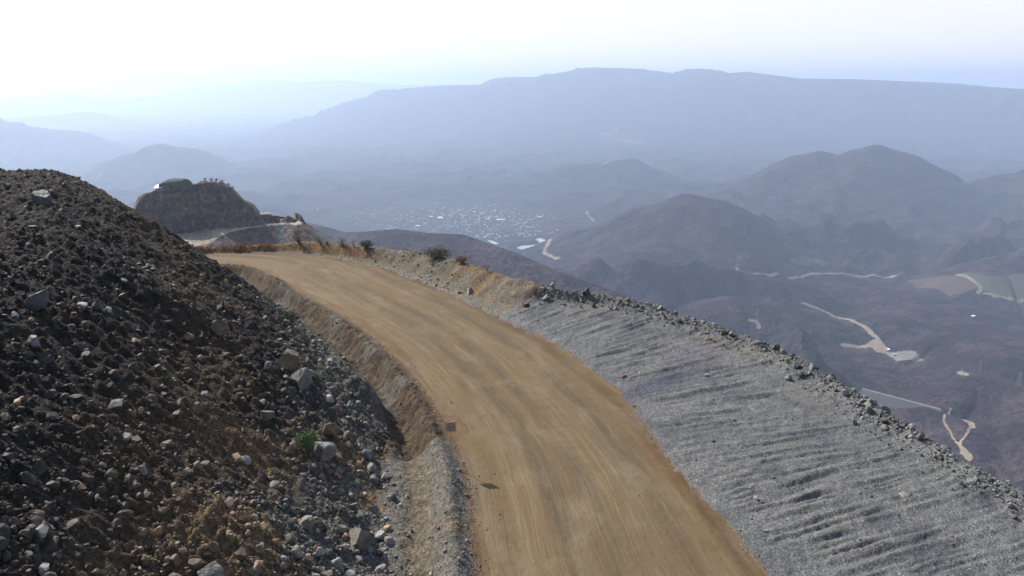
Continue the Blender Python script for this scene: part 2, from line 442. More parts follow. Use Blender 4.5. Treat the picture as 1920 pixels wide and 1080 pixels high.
def attr_mat(name, grain, grain_amt=.5, rough=.92, bump_s=.5, bump_d=.05, spec=.3, speck=None, alb=.585):
    """base colour comes from the 'col' attribute (which rock or soil lies there), broken up by grain"""
    m, nt, b = new_mat(name)
    at = nd(nt, 'ShaderNodeAttribute', attribute_name='col')
    tc = nd(nt, 'ShaderNodeTexCoord')
    n1 = noise_n(nt, tc.outputs['Object'], grain, 5, .65)
    f = ramp(nt, n1.outputs[0], [(.3, (1 - grain_amt,) * 3), (.5, (1, 1, 1)), (.72, (1 + grain_amt,) * 3)])
    c = mix(nt, 1.0, at.outputs['Color'], f, 'MULTIPLY')
    c = mix(nt, 1.0, c, (alb, alb, alb, 1), 'MULTIPLY')
    if speck:
        vo = nd(nt, 'ShaderNodeTexVoronoi', {'Vector': tc.outputs['Object'], 'Scale': speck[0]})
        g = ramp(nt, vo.outputs['Color'], [(.0, (.45,) * 3), (.45, (.85,) * 3), (.8, (1.15,) * 3), (.97, (speck[1],) * 3)])
        c = mix(nt, 1.0, c, g, 'MULTIPLY')
        hgt = math_n(nt, 'ADD', n1.outputs[0], math_n(nt, 'MULTIPLY', vo.outputs['Distance'], -.8))
    else: hgt = n1.outputs[0]
    nt.links.new(c, b.inputs['Base Color'])
    b.inputs['Roughness'].default_value = rough; b.inputs['Specular IOR Level'].default_value = spec
    bump(nt, b, hgt, bump_s, bump_d)
    return m

def plain(name, col, rough=.6, metal=0, grain=0, spec=.5):
    m, nt, b = new_mat(name)
    if grain:
        tc = nd(nt, 'ShaderNodeTexCoord'); n1 = noise_n(nt, tc.outputs['Object'], grain, 4)
        c = ramp(nt, n1.outputs[0], [(.3, tuple(.7 * q for q in col)), (.7, tuple(min(1, 1.25 * q) for q in col))])
        nt.links.new(c, b.inputs['Base Color'])
    else: b.inputs['Base Color'].default_value = (*col, 1)
    b.inputs['Roughness'].default_value = rough; b.inputs['Metallic'].default_value = metal
    b.inputs['Specular IOR Level'].default_value = spec
    return m

M_SOIL = attr_mat('rubble_soil', 5.0, .45, .95, .7, .10, .2, speck=(9, 1.9))
M_GREY = attr_mat('grey_gravel', 6.0, .35, .9, .8, .07, .3, speck=(11, 2.0))
M_ROCK = attr_mat('broken_rock', 7.0, .35, .72, .5, .03, .5)
M_DIRT = attr_mat('bank_soil', 4.0, .4, .95, .6, .08, .2, speck=(7, 1.6))

# packed earth road with wheel streaks along its length (rs = distance along, distance across)
M_ROAD, nt, b = new_mat('packed_earth')
at = nd(nt, 'ShaderNodeAttribute', attribute_name='rs'); tc = nd(nt, 'ShaderNodeTexCoord')
ob = tc.outputs['Object']
wob = noise_n(nt, ob, .12, 2)
vec = nd(nt, 'ShaderNodeVectorMath', {0: at.outputs['Vector'], 1: mix(nt, 1.0, wob.outputs['Color'], (.5, .7, 0), 'MULTIPLY')}, operation='ADD').outputs[0]
def stretched(sx, sy, scale, detail=4, rough=.6):
    mp = nd(nt, 'ShaderNodeMapping', {'Vector': vec, 'Scale': (sx, sy, 1)})
    return noise_n(nt, mp.outputs[0], scale, detail, rough).outputs[0]
s1 = stretched(.045, .9, 1.0, 5, .6); s2 = stretched(.09, 2.6, 1.0, 4, .6); s3 = stretched(.02, .28, 1.0, 3); s4 = stretched(.3, 9, 1.0, 3)
pat = stretched(.05, .35, 1.0, 6, .65); fin = noise_n(nt, ob, 9, 4, .7).outputs[0]
c = ramp(nt, s1, [(.25, (.215, .135, .062)), (.42, (.30, .195, .095)), (.58, (.33, .225, .120)), (.75, (.44, .32, .175))])
c = mix(nt, ramp(nt, pat, [(.45, (0, 0, 0)), (.65, (.45, .45, .45))]), c, (.235, .185, .125, 1))
c = mix(nt, ramp(nt, s2, [(.55, (0, 0, 0)), (.78, (.8, .8, .8))]), c, (.50, .40, .26, 1))
c = mix(nt, ramp(nt, s3, [(.3, (.55, .55, .55)), (.45, (0, 0, 0))]), c, (.29, .165, .065, 1))
c = mix(nt, ramp(nt, s4, [(.52, (0, 0, 0)), (.72, (.35, .35, .35))]), c, (.16, .11, .065, 1))
sx_ = nd(nt, 'ShaderNodeSeparateXYZ', {0: vec})
lane = nd(nt, 'ShaderNodeMapRange', {0: sx_.outputs[1], 1: -16.0, 2: 0.0}).outputs[0]
lane = ramp(nt, lane, [(.09, (0, 0, 0)), (.15, (1, 1, 1)), (.20, (.1, .1, .1)), (.31, (.9, .9, .9)), (.37, (.1, .1, .1)), (.50, (0, 0, 0)), (.57, (.9, .9, .9)), (.63, (.1, .1, .1)), (.72, (1, 1, 1)), (.78, (0, 0, 0))])
c = mix(nt, math_n(nt, 'MULTIPLY', lane, ramp(nt, stretched(.10, .5, 1.3, 5, .7), [(.33, (.15, .15, .15)), (.6, (.85, .85, .85))])), c, (.165, .120, .075, 1))
dust = stretched(.10, .26, 1.6, 6, .7)
c = mix(nt, ramp(nt, dust, [(.50, (0, 0, 0)), (.70, (.55, .55, .55))]), c, (.45, .35, .22, 1))
blot = noise_n(nt, ob, .55, 5, .65).outputs[0]
c = mix(nt, ramp(nt, blot, [(.60, (0, 0, 0)), (.72, (.6, .6, .6))]), c, (.22, .13, .062, 1))
c = mix(nt, 1.0, c, ramp(nt, fin, [(.3, (.80,) * 3), (.7, (1.2,) * 3)]), 'MULTIPLY')
col = nd(nt, 'ShaderNodeAttribute', attribute_name='rcol')
c = mix(nt, 1.0, mix(nt, 1.0, c, (.385, .405, .41, 1), 'MULTIPLY'), col.outputs['Color'], 'MULTIPLY')
nt.links.new(c, b.inputs['Base Color']); b.inputs['Roughness'].default_value = .93; b.inputs['Specular IOR Level'].default_value = .2
hh = math_n(nt, 'ADD', math_n(nt, 'MULTIPLY', s2, 1.0), math_n(nt, 'ADD', math_n(nt, 'MULTIPLY', fin, .35), math_n(nt, 'MULTIPLY', s4, .5)))
bump(nt, b, hh, .7, .09)

# dry leafless woodland of the far hills
def forest_mat(name, bscale):
    m, nt, b = new_mat(name)
    tc = nd(nt, 'ShaderNodeTexCoord'); ob = tc.outputs['Object']
    big = noise_n(nt, ob, .0016, 5, .6).outputs[0]; mid_ = noise_n(nt, ob, .012, 5, .65).outputs[0]; sm = noise_n(nt, ob, .09, 3, .7).outputs[0]
    c = ramp(nt, big, [(.32, (.036, .036, .026)), (.48, (.062, .046, .040)), (.62, (.090, .064, .052)), (.75, (.13, .095, .070))])
    c = mix(nt, ramp(nt, mid_, [(.46, (0, 0, 0)), (.62, (.9, .9, .9))]), c, (.200, .140, .110, 1))
    c = mix(nt, ramp(nt, mid_, [(.25, (.6, .6, .6)), (.42, (0, 0, 0))]), c, (.026, .034, .022, 1))
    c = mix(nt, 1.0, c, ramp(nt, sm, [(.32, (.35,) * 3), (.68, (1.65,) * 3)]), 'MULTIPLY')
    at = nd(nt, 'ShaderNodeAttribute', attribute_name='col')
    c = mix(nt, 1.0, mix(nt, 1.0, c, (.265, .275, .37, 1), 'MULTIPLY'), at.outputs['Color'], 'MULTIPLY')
    nt.links.new(c, b.inputs['Base Color']); b.inputs['Roughness'].default_value = 1; b.inputs['Specular IOR Level'].default_value = .05
    bump(nt, b, math_n(nt, 'ADD', sm, math_n(nt, 'MULTIPLY', mid_, 5.0)), .9, bscale)
    return m
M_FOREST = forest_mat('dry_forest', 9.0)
M_TRACK = plain('pale_dust', (.19, .155, .115), .95, grain=.03, spec=.1)
M_YARD = plain('pale_yard', (.14, .135, .12), .9, grain=.05, spec=.1)
M_FIELD = plain('farm_field', (.060, .066, .044), 1, grain=.006, spec=.05)
M_BARE = plain('ploughed_field', (.065, .046, .040), 1, grain=.01, spec=.05)
M_TOWNG = plain('town_ground', (.026, .025, .026), 1, grain=.02, spec=.05)
M_WATER = plain('river_water', (.30, .36, .35), .9, spec=.1)

# ================================================================ near ground: one continuous sheet, split by what lies there
def polar_grid(a0, a1, na, radii):
    az = np.radians(np.linspace(a0, a1, na))
    A, Rr = np.meshgrid(az, radii, indexing='ij')
    return Rr * np.sin(A), Rr * np.cos(A)
def grid_faces(na, nr):
    i, j = np.meshgrid(np.arange(na - 1), np.arange(nr - 1), indexing='ij')
    a = (i * nr + j).ravel()
    return np.stack([a, a + nr, a + nr + 1, a + 1], 1)      # normals up
def split(X, Y, Z, cls, defs, attrs, smooth_=True):
    na, nr = X.shape
    F = grid_faces(na, nr); V = np.stack([X.ravel(), Y.ravel(), Z.ravel()], 1)
    fc = cls.ravel()[F[:, 0]]
    out = {}
    for k, (name, mat) in defs.items():
        m = fc == k
        if not m.any(): continue
        used, inv = np.unique(F[m].ravel(), return_inverse=True)
        o = mesh_obj(name, V[used], inv.reshape(-1, 4), mat, {n: a.reshape(-1, 3)[used] for n, a in attrs.items()}, smooth_=smooth_)
        tag(o, kind='structure'); out[name] = o
    return out

NA, NR = 1050, 860
X, Y = polar_grid(-62, 60, NA, np.exp(np.linspace(math.log(11), math.log(230), NR)))
Z, f, GM, W = height(X, Y)
L, R, C, S = f['L'], f['R'], f['C'], f['s']

def lerp(a, b, t): return a + (b - a) * t[..., None]
def cc(*c): return np.array(c, float)

def slope_colour(x, y, L, z, jitter=0):
    """what rubble lies where on the left slope and ditch"""
    n1 = fbm(x * .11, y * .11, 4, 81); n2 = fbm(x * .05 + 3, y * .05, 3, 82); n3 = fbm(x * .5, y * .5, 3, 83)
    up = L - TOE + 1.3 * sst(44, 50, y)
    c = np.broadcast_to(cc(.082, .060, .045), x.shape + (3,)).copy()
    c = lerp(c, cc(.056, .044, .036), sst(-.1, .3, n2))
    c = lerp(c, cc(.115, .108, .095), sst(.1, .4, n1) * .7)
    # seam of ochre soil running down the slope, rusty patches
    q = (z - .48 * up) + 1.3 * n1 * 3
    seam = np.exp(-((up - 11.5 - .10 * (y - 50) + 5 * n1) / 2.2) ** 2)
    c = lerp(c, cc(.23, .16, .085), np.clip(seam, 0, 1) * .75)
    c = lerp(c, cc(.14, .065, .04), sst(.18, .4, n3 + .5 * n1) * .6)
    foot = sst(7.5 + 2.5 * sst(48, 36, y), 1.0, up + 3 * n1)
    c = lerp(c, cc(.22, .205, .17), foot * .9)
    c = lerp(c, cc(.27, .18, .085), foot * sst(.0, .3, n1 + .3 * n3) * sst(46, 38, y) * .9)
    och = sst(13, 5, up + 4 * n3) * sst(45, 37, y) * sst(-.15, .15, n1 + .4 * n3)
    c = lerp(c, cc(.30, .20, .10), och * .8)
    # ditch and berm
    d = sst(.6, -.6, up + .6 * n3)
    far = sst(43.3, 44.6, y + .45 * (L - 3))
    soil = lerp(np.broadcast_to(cc(.215, .20, .172), x.shape + (3,)), cc(.25, .20, .135), sst(2.2, 3.0, L) * sst(4.6, 4.0, L) * .8)
    soil = lerp(soil, cc(.34, .20, .09), sst(.15, .4, n1) * sst(38, 32, y) * .8)
    brown = lerp(np.broadcast_to(cc(.15, .105, .066), x.shape + (3,)), cc(.08, .050, .032), sst(-.1, .3, n3))
    brown = lerp(brown, cc(.19, .175, .15), sst(.0, .3, fbm(x * .33, y * .33, 4, 84)) * .8)
    soil = lerp(soil, brown, far)
    c = lerp(c, soil, d)
    c = lerp(c, cc(.24, .14, .06), sst(.7, .1, L) * .8)
    dk = .80 - (.40 + .16 * sst(7, 17, up)) * sst(.0, 1.0, up) * (1 - .7 * np.maximum(foot, och))  # shade of the slope put into the soil colour, deeper towards the top
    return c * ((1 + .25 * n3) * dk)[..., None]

def bank_colour(x, y, w, gm, C):
    n1 = fbm(x * .12, y * .12, 4, 91); n3 = fbm(x * .6, y * .6, 3, 92); n2 = fbm(x * .05, y * .08, 2, 93)
    g = np.broadcast_to(cc(.22, .225, .228), x.shape + (3,)).copy()
    g = lerp(g, cc(.25, .25, .245), sst(-.1, .3, n1) * .6)
    g = lerp(g, cc(.145, .155, .17), sst(.05, .35, fbm(x * .2 + 7, y * .2, 4, 99)) * .7)
    # the bluish-violet band across the grey rock
    a = ground_at(1215, 735); q = -(x - a[0]) * GROOVE[1] + (y - a[1]) * GROOVE[0]
    g = lerp(g, cc(.125, .13, .18), np.exp(-((q - .5 + 1.5 * n1) / 1.5) ** 2) * sst(.75, .3, w) * .95)
    g = lerp(g, cc(.20, .19, .22), np.exp(-((q - 4.5 + 2 * n1) / 2.2) ** 2) * sst(.3, .6, w) * .6)
    g = lerp(g, cc(.25, .225, .175), sst(.72, .9, w) * sst(.0, .25, n1) * .6)
    b = np.broadcast_to(cc(.25, .21, .155), x.shape + (3,)).copy()
    b = lerp(b, cc(.27, .25, .215), sst(.45, .1, w) * .8)
    b = lerp(b, cc(.26, .165, .085), sst(.05, .3, n1) * sst(.2, .5, w))
    b = lerp(b, cc(.30, .17, .07), sst(-18, -24, x + 2 * n1) * sst(.3, .55, w) * .85)
    c = lerp(b, g, gm)
    c = lerp(c, cc(.27, .18, .09), sst(.035, .0, w + .02 * n3) * .6)
    return c * (.80 * (1 + .28 * n3))[..., None]

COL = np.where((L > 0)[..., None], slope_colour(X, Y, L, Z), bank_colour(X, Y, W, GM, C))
edge_n = .75 * fbm(X * .9, Y * .9, 4, 95) + .35 * noise(X * .15, Y * .15, 96)
on_road = (L < edge_n) & (R < edge_n + .1)
n_ = noise(X * .2, Y * .2, 97)
# earth tone of the road: browner margins
mg = np.clip(sst(1.3, .1, -L + n_) + sst(1.6, .1, -R + n_), 0, 1)
ROADC = lerp(np.ones(X.shape + (3,)), cc(.84, .74, .66), mg * (.35 + .6 * sst(-.2, .3, fbm(X * .4, Y * .4, 3, 98))))
RSV = np.stack([S, L, np.zeros_like(L)], -1)
cls = np.where(on_road, 0, np.where(L > 0, np.where(L < TOE - 1.3 * sst(44, 50, Y) - .3 + .8 * n_, 1, 2), np.where(C > .8, 5, np.where(GM > .5, 3, 4))))
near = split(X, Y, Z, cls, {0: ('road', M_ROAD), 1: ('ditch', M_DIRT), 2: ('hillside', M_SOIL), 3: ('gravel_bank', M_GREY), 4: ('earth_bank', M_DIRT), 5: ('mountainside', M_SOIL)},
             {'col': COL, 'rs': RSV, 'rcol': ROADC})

# ================================================================ loose rubble
def ico(sub):
    t = (1 + 5 ** .5) / 2
    v = [(-1, t, 0), (1, t, 0), (-1, -t, 0), (1, -t, 0), (0, -1, t), (0, 1, t), (0, -1, -t), (0, 1, -t), (t, 0, -1), (t, 0, 1), (-t, 0, -1), (-t, 0, 1)]
    f = [(0, 11, 5), (0, 5, 1), (0, 1, 7), (0, 7, 10), (0, 10, 11), (1, 5, 9), (5, 11, 4), (11, 10, 2), (10, 7, 6), (7, 1, 8), (3, 9, 4), (3, 4, 2), (3, 2, 6), (3, 6, 8), (3, 8, 9), (4, 9, 5), (2, 4, 11), (6, 2, 10), (8, 6, 7), (9, 8, 1)]
    v = [np.array(p) / np.linalg.norm(p) for p in v]
    for _ in range(sub):
        cache = {}; nf = []
        def mid(a, b):
            k = (min(a, b), max(a, b))
            if k not in cache:
                p = v[a] + v[b]; v.append(p / np.linalg.norm(p)); cache[k] = len(v) - 1
            return cache[k]
        for a, b_, c_ in f:
            x_, y_, z_ = mid(a, b_), mid(b_, c_), mid(c_, a)
            nf += [(a, x_, z_), (b_, y_, x_), (c_, z_, y_), (x_, y_, z_)]
        f = nf
    return np.array(v), np.array(f)

rng = np.random.RandomState(3)
def rock_shape(sub, seed, cuts=9, flat=.75, detail=0):
    r = np.random.RandomState(seed); v, f_ = ico(sub)
    v = v * np.array([1, r.uniform(.65, .95), r.uniform(flat - .15, flat + .1)])
    for _ in range(cuts):
        n = r.normal(size=3); n /= np.linalg.norm(n); d = r.uniform(.36, .62)
        e = np.maximum(v @ n - d, 0); v = v - e[:, None] * n
    if detail:
        v = v * (1 + detail * r.normal(size=(len(v), 1)))
    return v, f_
LOW = [rock_shape(0, 100 + i, 4) for i in range(10)]
MED = [rock_shape(1, 200 + i, 8, detail=.02) for i in range(14)]

def rot_mats(n, tilt=1.0):
    a, b_, c_ = rng.rand(3, n) * 2 * math.pi
    b_ = (rng.rand(n) - .5) * math.pi * tilt
    ca, sa, cb, sb, c3, s3 = np.cos(a), np.sin(a), np.cos(b_), np.sin(b_), np.cos(c_), np.sin(c_)
    Rz = np.zeros((n, 3, 3)); Rz[:, 0, 0] = ca; Rz[:, 0, 1] = -sa; Rz[:, 1, 0] = sa; Rz[:, 1, 1] = ca; Rz[:, 2, 2] = 1
    Rx = np.zeros((n, 3, 3)); Rx[:, 0, 0] = 1; Rx[:, 1, 1] = cb; Rx[:, 1, 2] = -sb; Rx[:, 2, 1] = sb; Rx[:, 2, 2] = cb
    R2 = np.zeros((n, 3, 3)); R2[:, 0, 0] = c3; R2[:, 0, 1] = -s3; R2[:, 1, 0] = s3; R2[:, 1, 1] = c3; R2[:, 2, 2] = 1
    return Rz @ Rx @ R2

def rock_cloud(name, P, size, colr, bases, sink=.25):
    Vs, Fs, Cs = [], [], []; off = 0
    which = rng.randint(len(bases), size=len(P)); Rm = rot_mats(len(P))
    for k, (bv, bf) in enumerate(bases):
        m = which == k; n = m.sum()
        if not n: continue
        v = np.einsum('nij,vj->nvi', Rm[m], bv) * size[m][:, None, None] * .5
        p = P[m].copy(); p[:, 2] += size[m] * (.5 * .6 - sink)
        v = v + p[:, None, :]
        Vs.append(v.reshape(-1, 3)); nv = len(bv)
        Fs.append((bf[None] + (np.arange(n) * nv)[:, None, None]).reshape(-1, 3) + off); off += n * nv
        Cs.append(np.repeat(colr[m], nv, 0))
    o = mesh_obj(name, np.vstack(Vs), np.vstack(Fs), M_ROCK, {'col': np.vstack(Cs)})
    return o

def scatter(n, keep, a0=-50, a1=50, r0=16, r1=125, power=1.0):
    """points spread evenly over the picture's ground: bearing uniform, range by depression"""
    az = np.radians(rng.uniform(a0, a1, n)); iv = rng.uniform(1 / r1 ** power, 1 / r0 ** power, n); r = iv ** (-1 / power)
    x, y = r * np.sin(az), r * np.cos(az)
    z, f, gm, w = height(x, y)
    m = keep(x, y, z, f, gm, w)
    return x[m], y[m], z[m], {k: v[m] for k, v in f.items()}, gm[m], w[m]

def rock_col(n, base, pale=.1, orange=.06, dark=.25):
    c = base * rng.uniform(.75, 1.3, (n, 1)) * (1 + rng.normal(0, .05, (n, 3)))
    t = rng.rand(n)
    m = t < pale; c[m] = np.array([.33, .33, .30]) * rng.uniform(.7, 1.25, (m.sum(), 1))
    m = (t >= pale) & (t < pale + orange); c[m] = np.array([.40, .25, .14]) * rng.uniform(.6, 1.2, (m.sum(), 1))
    m = t > 1 - dark; c[m] = c[m] * .55
    return np.clip(c, .01, .8)

# rubble of the left slope
x, y, z, f, gm, w = scatter(90000, lambda x, y, z, f, gm, w: (f['L'] > TOE - 1.3 * sst(44, 50, y) - .7 + .7 * noise(x, y, 3)), a0=-56, a1=5, power=.7)
rr = np.hypot(x, y); dist = np.sqrt(rr ** 2 + (HC - z) ** 2)
clump = sst(-.35, .25, fbm(x * .35, y * .35, 3, 111))
sz = .09 * (rng.pareto(2.25, len(x)) + 1) * (.7 + .6 * clump); sz = np.clip(np.maximum(sz, 3.6 * dist / FPX), .06, .85)
m = rng.rand(len(x)) < .55 + .45 * clump
x, y, z, sz, L_ = x[m], y[m], z[m], sz[m], f['L'][m]
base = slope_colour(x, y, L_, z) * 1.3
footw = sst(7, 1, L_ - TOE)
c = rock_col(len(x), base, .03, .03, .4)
pale = rng.rand(len(x)) < footw * .16
c[pale] = np.array([.30, .30, .27]) * rng.uniform(.75, 1.25, (pale.sum(), 1))
P = np.stack([x, y, z], 1)
big = sz > 5.5 * np.hypot(np.hypot(x, y), HC - z) / FPX
tag(rock_cloud('rubble', P[~big], sz[~big], c[~big], LOW), 'small dark broken rocks covering the left slope', 'rubble', kind='stuff')
tag(rock_cloud('coarse_rubble', P[big], sz[big], c[big], MED), 'coarser loose stones strewn over the left slope', 'rubble', kind='stuff')
print('slope rocks', len(x), big.sum())

# bigger pale stones rolled to the foot of the slope
x, y, z, f, gm, w = scatter(16000, lambda x, y, z, f, gm, w: (f['L'] > TOE - .8) & (rng.rand(len(x)) < .8 * np.exp(-((f['L'] - TOE - 1.5) / 3.2) ** 2) * sst(-.3, .2, fbm(x * .25, y * .25, 2, 115))), a0=-45, a1=2, r0=22, r1=105, power=.7)
sz = np.clip(.19 * (rng.pareto(2.3, len(x)) + 1), .15, 1.1)
c = rock_col(len(x), np.tile(cc(.24, .23, .205), (len(x), 1)), .2, .09, .25)
tag(rock_cloud('foot_stones', np.stack([x, y, z], 1), sz, c, MED, .2), 'pale angular stones gathered at the foot of the slope', 'stones', kind='stuff')
print('foot', len(x))

# gravel on ditch berm and road margins
x, y, z, f, gm, w = scatter(40000, lambda x, y, z, f, gm, w: (f['L'] > -.9 * rng.rand(len(x)) ** 2) & (f['L'] < TOE) & (rng.rand(len(x)) < np.where(y + .45 * (f['L'] - 3) < 44, 1.0, .9) * (1 - .85 * np.exp(-((f['L'] - 3.4) / .7) ** 2))), a0=-35, a1=5, r0=22, r1=110, power=.7)
dist = np.hypot(np.hypot(x, y), HC - z)
sz = np.clip(np.maximum(.05 * (rng.pareto(2.6, len(x)) + 1), 2.0 * dist / FPX), .04, .45)
c = rock_col(len(x), slope_colour(x, y, f['L'], z) * 1.1, .18, .05, .3)
tag(rock_cloud('gravel', np.stack([x, y, z], 1), sz, c, LOW), 'pale gravel along the ditch beside the road', 'gravel', kind='stuff')

# loose stones on the road
x, y, z, f, gm, w = scatter(5000, lambda x, y, z, f, gm, w: (f['L'] < 0) & (f['R'] < 0) & (rng.rand(len(x)) < .06 + .9 * np.exp(-np.minimum(-f['L'], -f['R']) / .9)), a0=-38, a1=30, r0=24, r1=100, power=.8)
sz = np.clip(.045 * (rng.pareto(2.6, len(x)) + 1), .04, .2)
tag(rock_cloud('road_stones', np.stack([x, y, z], 1), sz, rock_col(len(x), np.tile(cc(.20, .16, .11), (len(x), 1)), .15, .1, .3), LOW, .15), 'small loose stones lying on the earth road', 'stones', kind='stuff')

# crushed grey rock of the right bank
x, y, z, f, gm, w = scatter(42000, lambda x, y, z, f, gm, w: (f['R'] > .1 - 1.1 * rng.rand(len(x)) ** 2.5) & (f['C'] < 1.5) & (rng.rand(len(x)) < .25 + .75 * sst(-.2, .25, fbm(x * .3, y * .3, 3, 121)) ) & ((gm > .5) | (rng.rand(len(x)) < .55)), a0=-38, a1=50, r0=20, r1=125, power=.8)
dist = np.hypot(np.hypot(x, y), HC - z)
edge = sst(.80, .97, w)
sz = .05 * (rng.pareto(2.8, len(x)) + 1) * (1 + 1.2 * edge); sz = np.clip(np.maximum(sz, 2.0 * dist / FPX), .04, .6)
base = bank_colour(x, y, w, gm, f['C'])
c = rock_col(len(x), base * 1.1, .13, .0, .25); 
tag(rock_cloud('crushed_rock', np.stack([x, y, z], 1), sz, c, LOW, .15), 'crushed grey rock spread over the outer bank', 'gravel', kind='stuff')

# coarse stones along the outer crest
def crest_pts(n, lo, hi, s0, s1):
    P_ = CR; seg = np.hypot(*(P_[1:, :2] - P_[:-1, :2]).T); cum = np.concatenate([[0], np.cumsum(seg)])
    s = rng.uniform(s0, s1, n) * cum[-1]; i = np.clip(np.searchsorted(cum, s) - 1, 0, len(seg) - 1)
    t = (s - cum[i]) / seg[i]; d = (P_[i + 1] - P_[i])[:, :2] / seg[i][:, None]
    p = P_[i, :2] + (P_[i + 1, :2] - P_[i, :2]) * t[:, None]
    o = rng.uniform(lo, hi, n); p = p + np.stack([d[:, 1], -d[:, 0]], 1) * o[:, None]
    return p[:, 0], p[:, 1]
x, y = crest_pts(17000, -3.2, 1.4, .12, .64)
z, f, gm, w = height(x, y)
m = (gm > .4) & (rng.rand(len(x)) < np.exp(-((f['C'] + .4) / 1.0) ** 2) * (.55 + .45 * sst(-.2, .3, noise(x * .3, y * .3, 126))) + .07); x, y, z, gm = x[m], y[m], z[m], gm[m]
dist = np.hypot(np.hypot(x, y), HC - z)
sz = np.clip(.13 * (rng.pareto(2.3, len(x)) + 1), .1, .85); 
c = rock_col(len(x), np.tile(cc(.17, .175, .17), (len(x), 1)), .16, .03, .35)
tag(rock_cloud('crest_stones', np.stack([x, y, z], 1), sz, c, MED, .1), 'jumbled grey stones heaped along the drop-off crest', 'rubble', kind='stuff')
print('crest', len(x))
# stones on the brown bank
x, y = crest_pts(2600, -5.5, .8, .5, .93)
z, f, gm, w = height(x, y)
m = (gm < .5) & (f['R'] > .3) & (f['L'] < 0) & (rng.rand(len(x)) < .25 + .75 * sst(-.1, .3, fbm(x * .25, y * .25, 2, 131))); x, y, z = x[m], y[m], z[m]
sz = np.clip(.14 * (rng.pareto(3.0, len(x)) + 1), .1, .6)
c = rock_col(len(x), np.tile(cc(.24, .215, .17), (len(x), 1)), .14, .04, .3)
tag(rock_cloud('bank_stones', np.stack([x, y, z], 1), sz, c, MED, .12), 'stones poking from the brown earth bank beyond the road', 'rubble', kind='stuff')

# ================================================================ single boulders one can point to
def boulder(px, py, size, label, col, seed, flat=.75, sub=4, cuts=13, cat='boulder', tall=1.0, sink=.42, cuts_d=None, name='boulder'):
    p = hit_near(px, py)
    D = math.hypot(math.hypot(p[0], p[1]), HC - p[2]); s = .84 * size * D / FPX
    v, f_ = rock_shape(sub, seed, cuts, flat, .006)
    n = fbm(v[:, 0] * 2 + seed, v[:, 1] * 2 + v[:, 2], 3, 5)
    n9 = fbm(v[:, 0] * 6 + seed, v[:, 1] * 6 + v[:, 2] * 6, 3, 6, .6)
    v = v * (1 + .10 * n + .045 * n9)[:, None]; v[:, 2] *= tall
    ext = v[:, 0].max() - v[:, 0].min()
    v = v / ext * s
    c = np.array(col)[None] * .46 * (1 + .9 * fbm(v[:, 0] / s * 3, v[:, 1] / s * 3 + v[:, 2] / s * 3, 3, seed))[:, None]
    o = mesh_obj(name, v, f_, M_ROCK, {'col': np.clip(c, 0, .8)})
    h = -v[:, 2].min()
    o.location = (p[0], p[1], p[2] + h - s * sink * .7); o.rotation_euler = (0, 0, seed * 1.7)
    tag(o, label, cat); return o
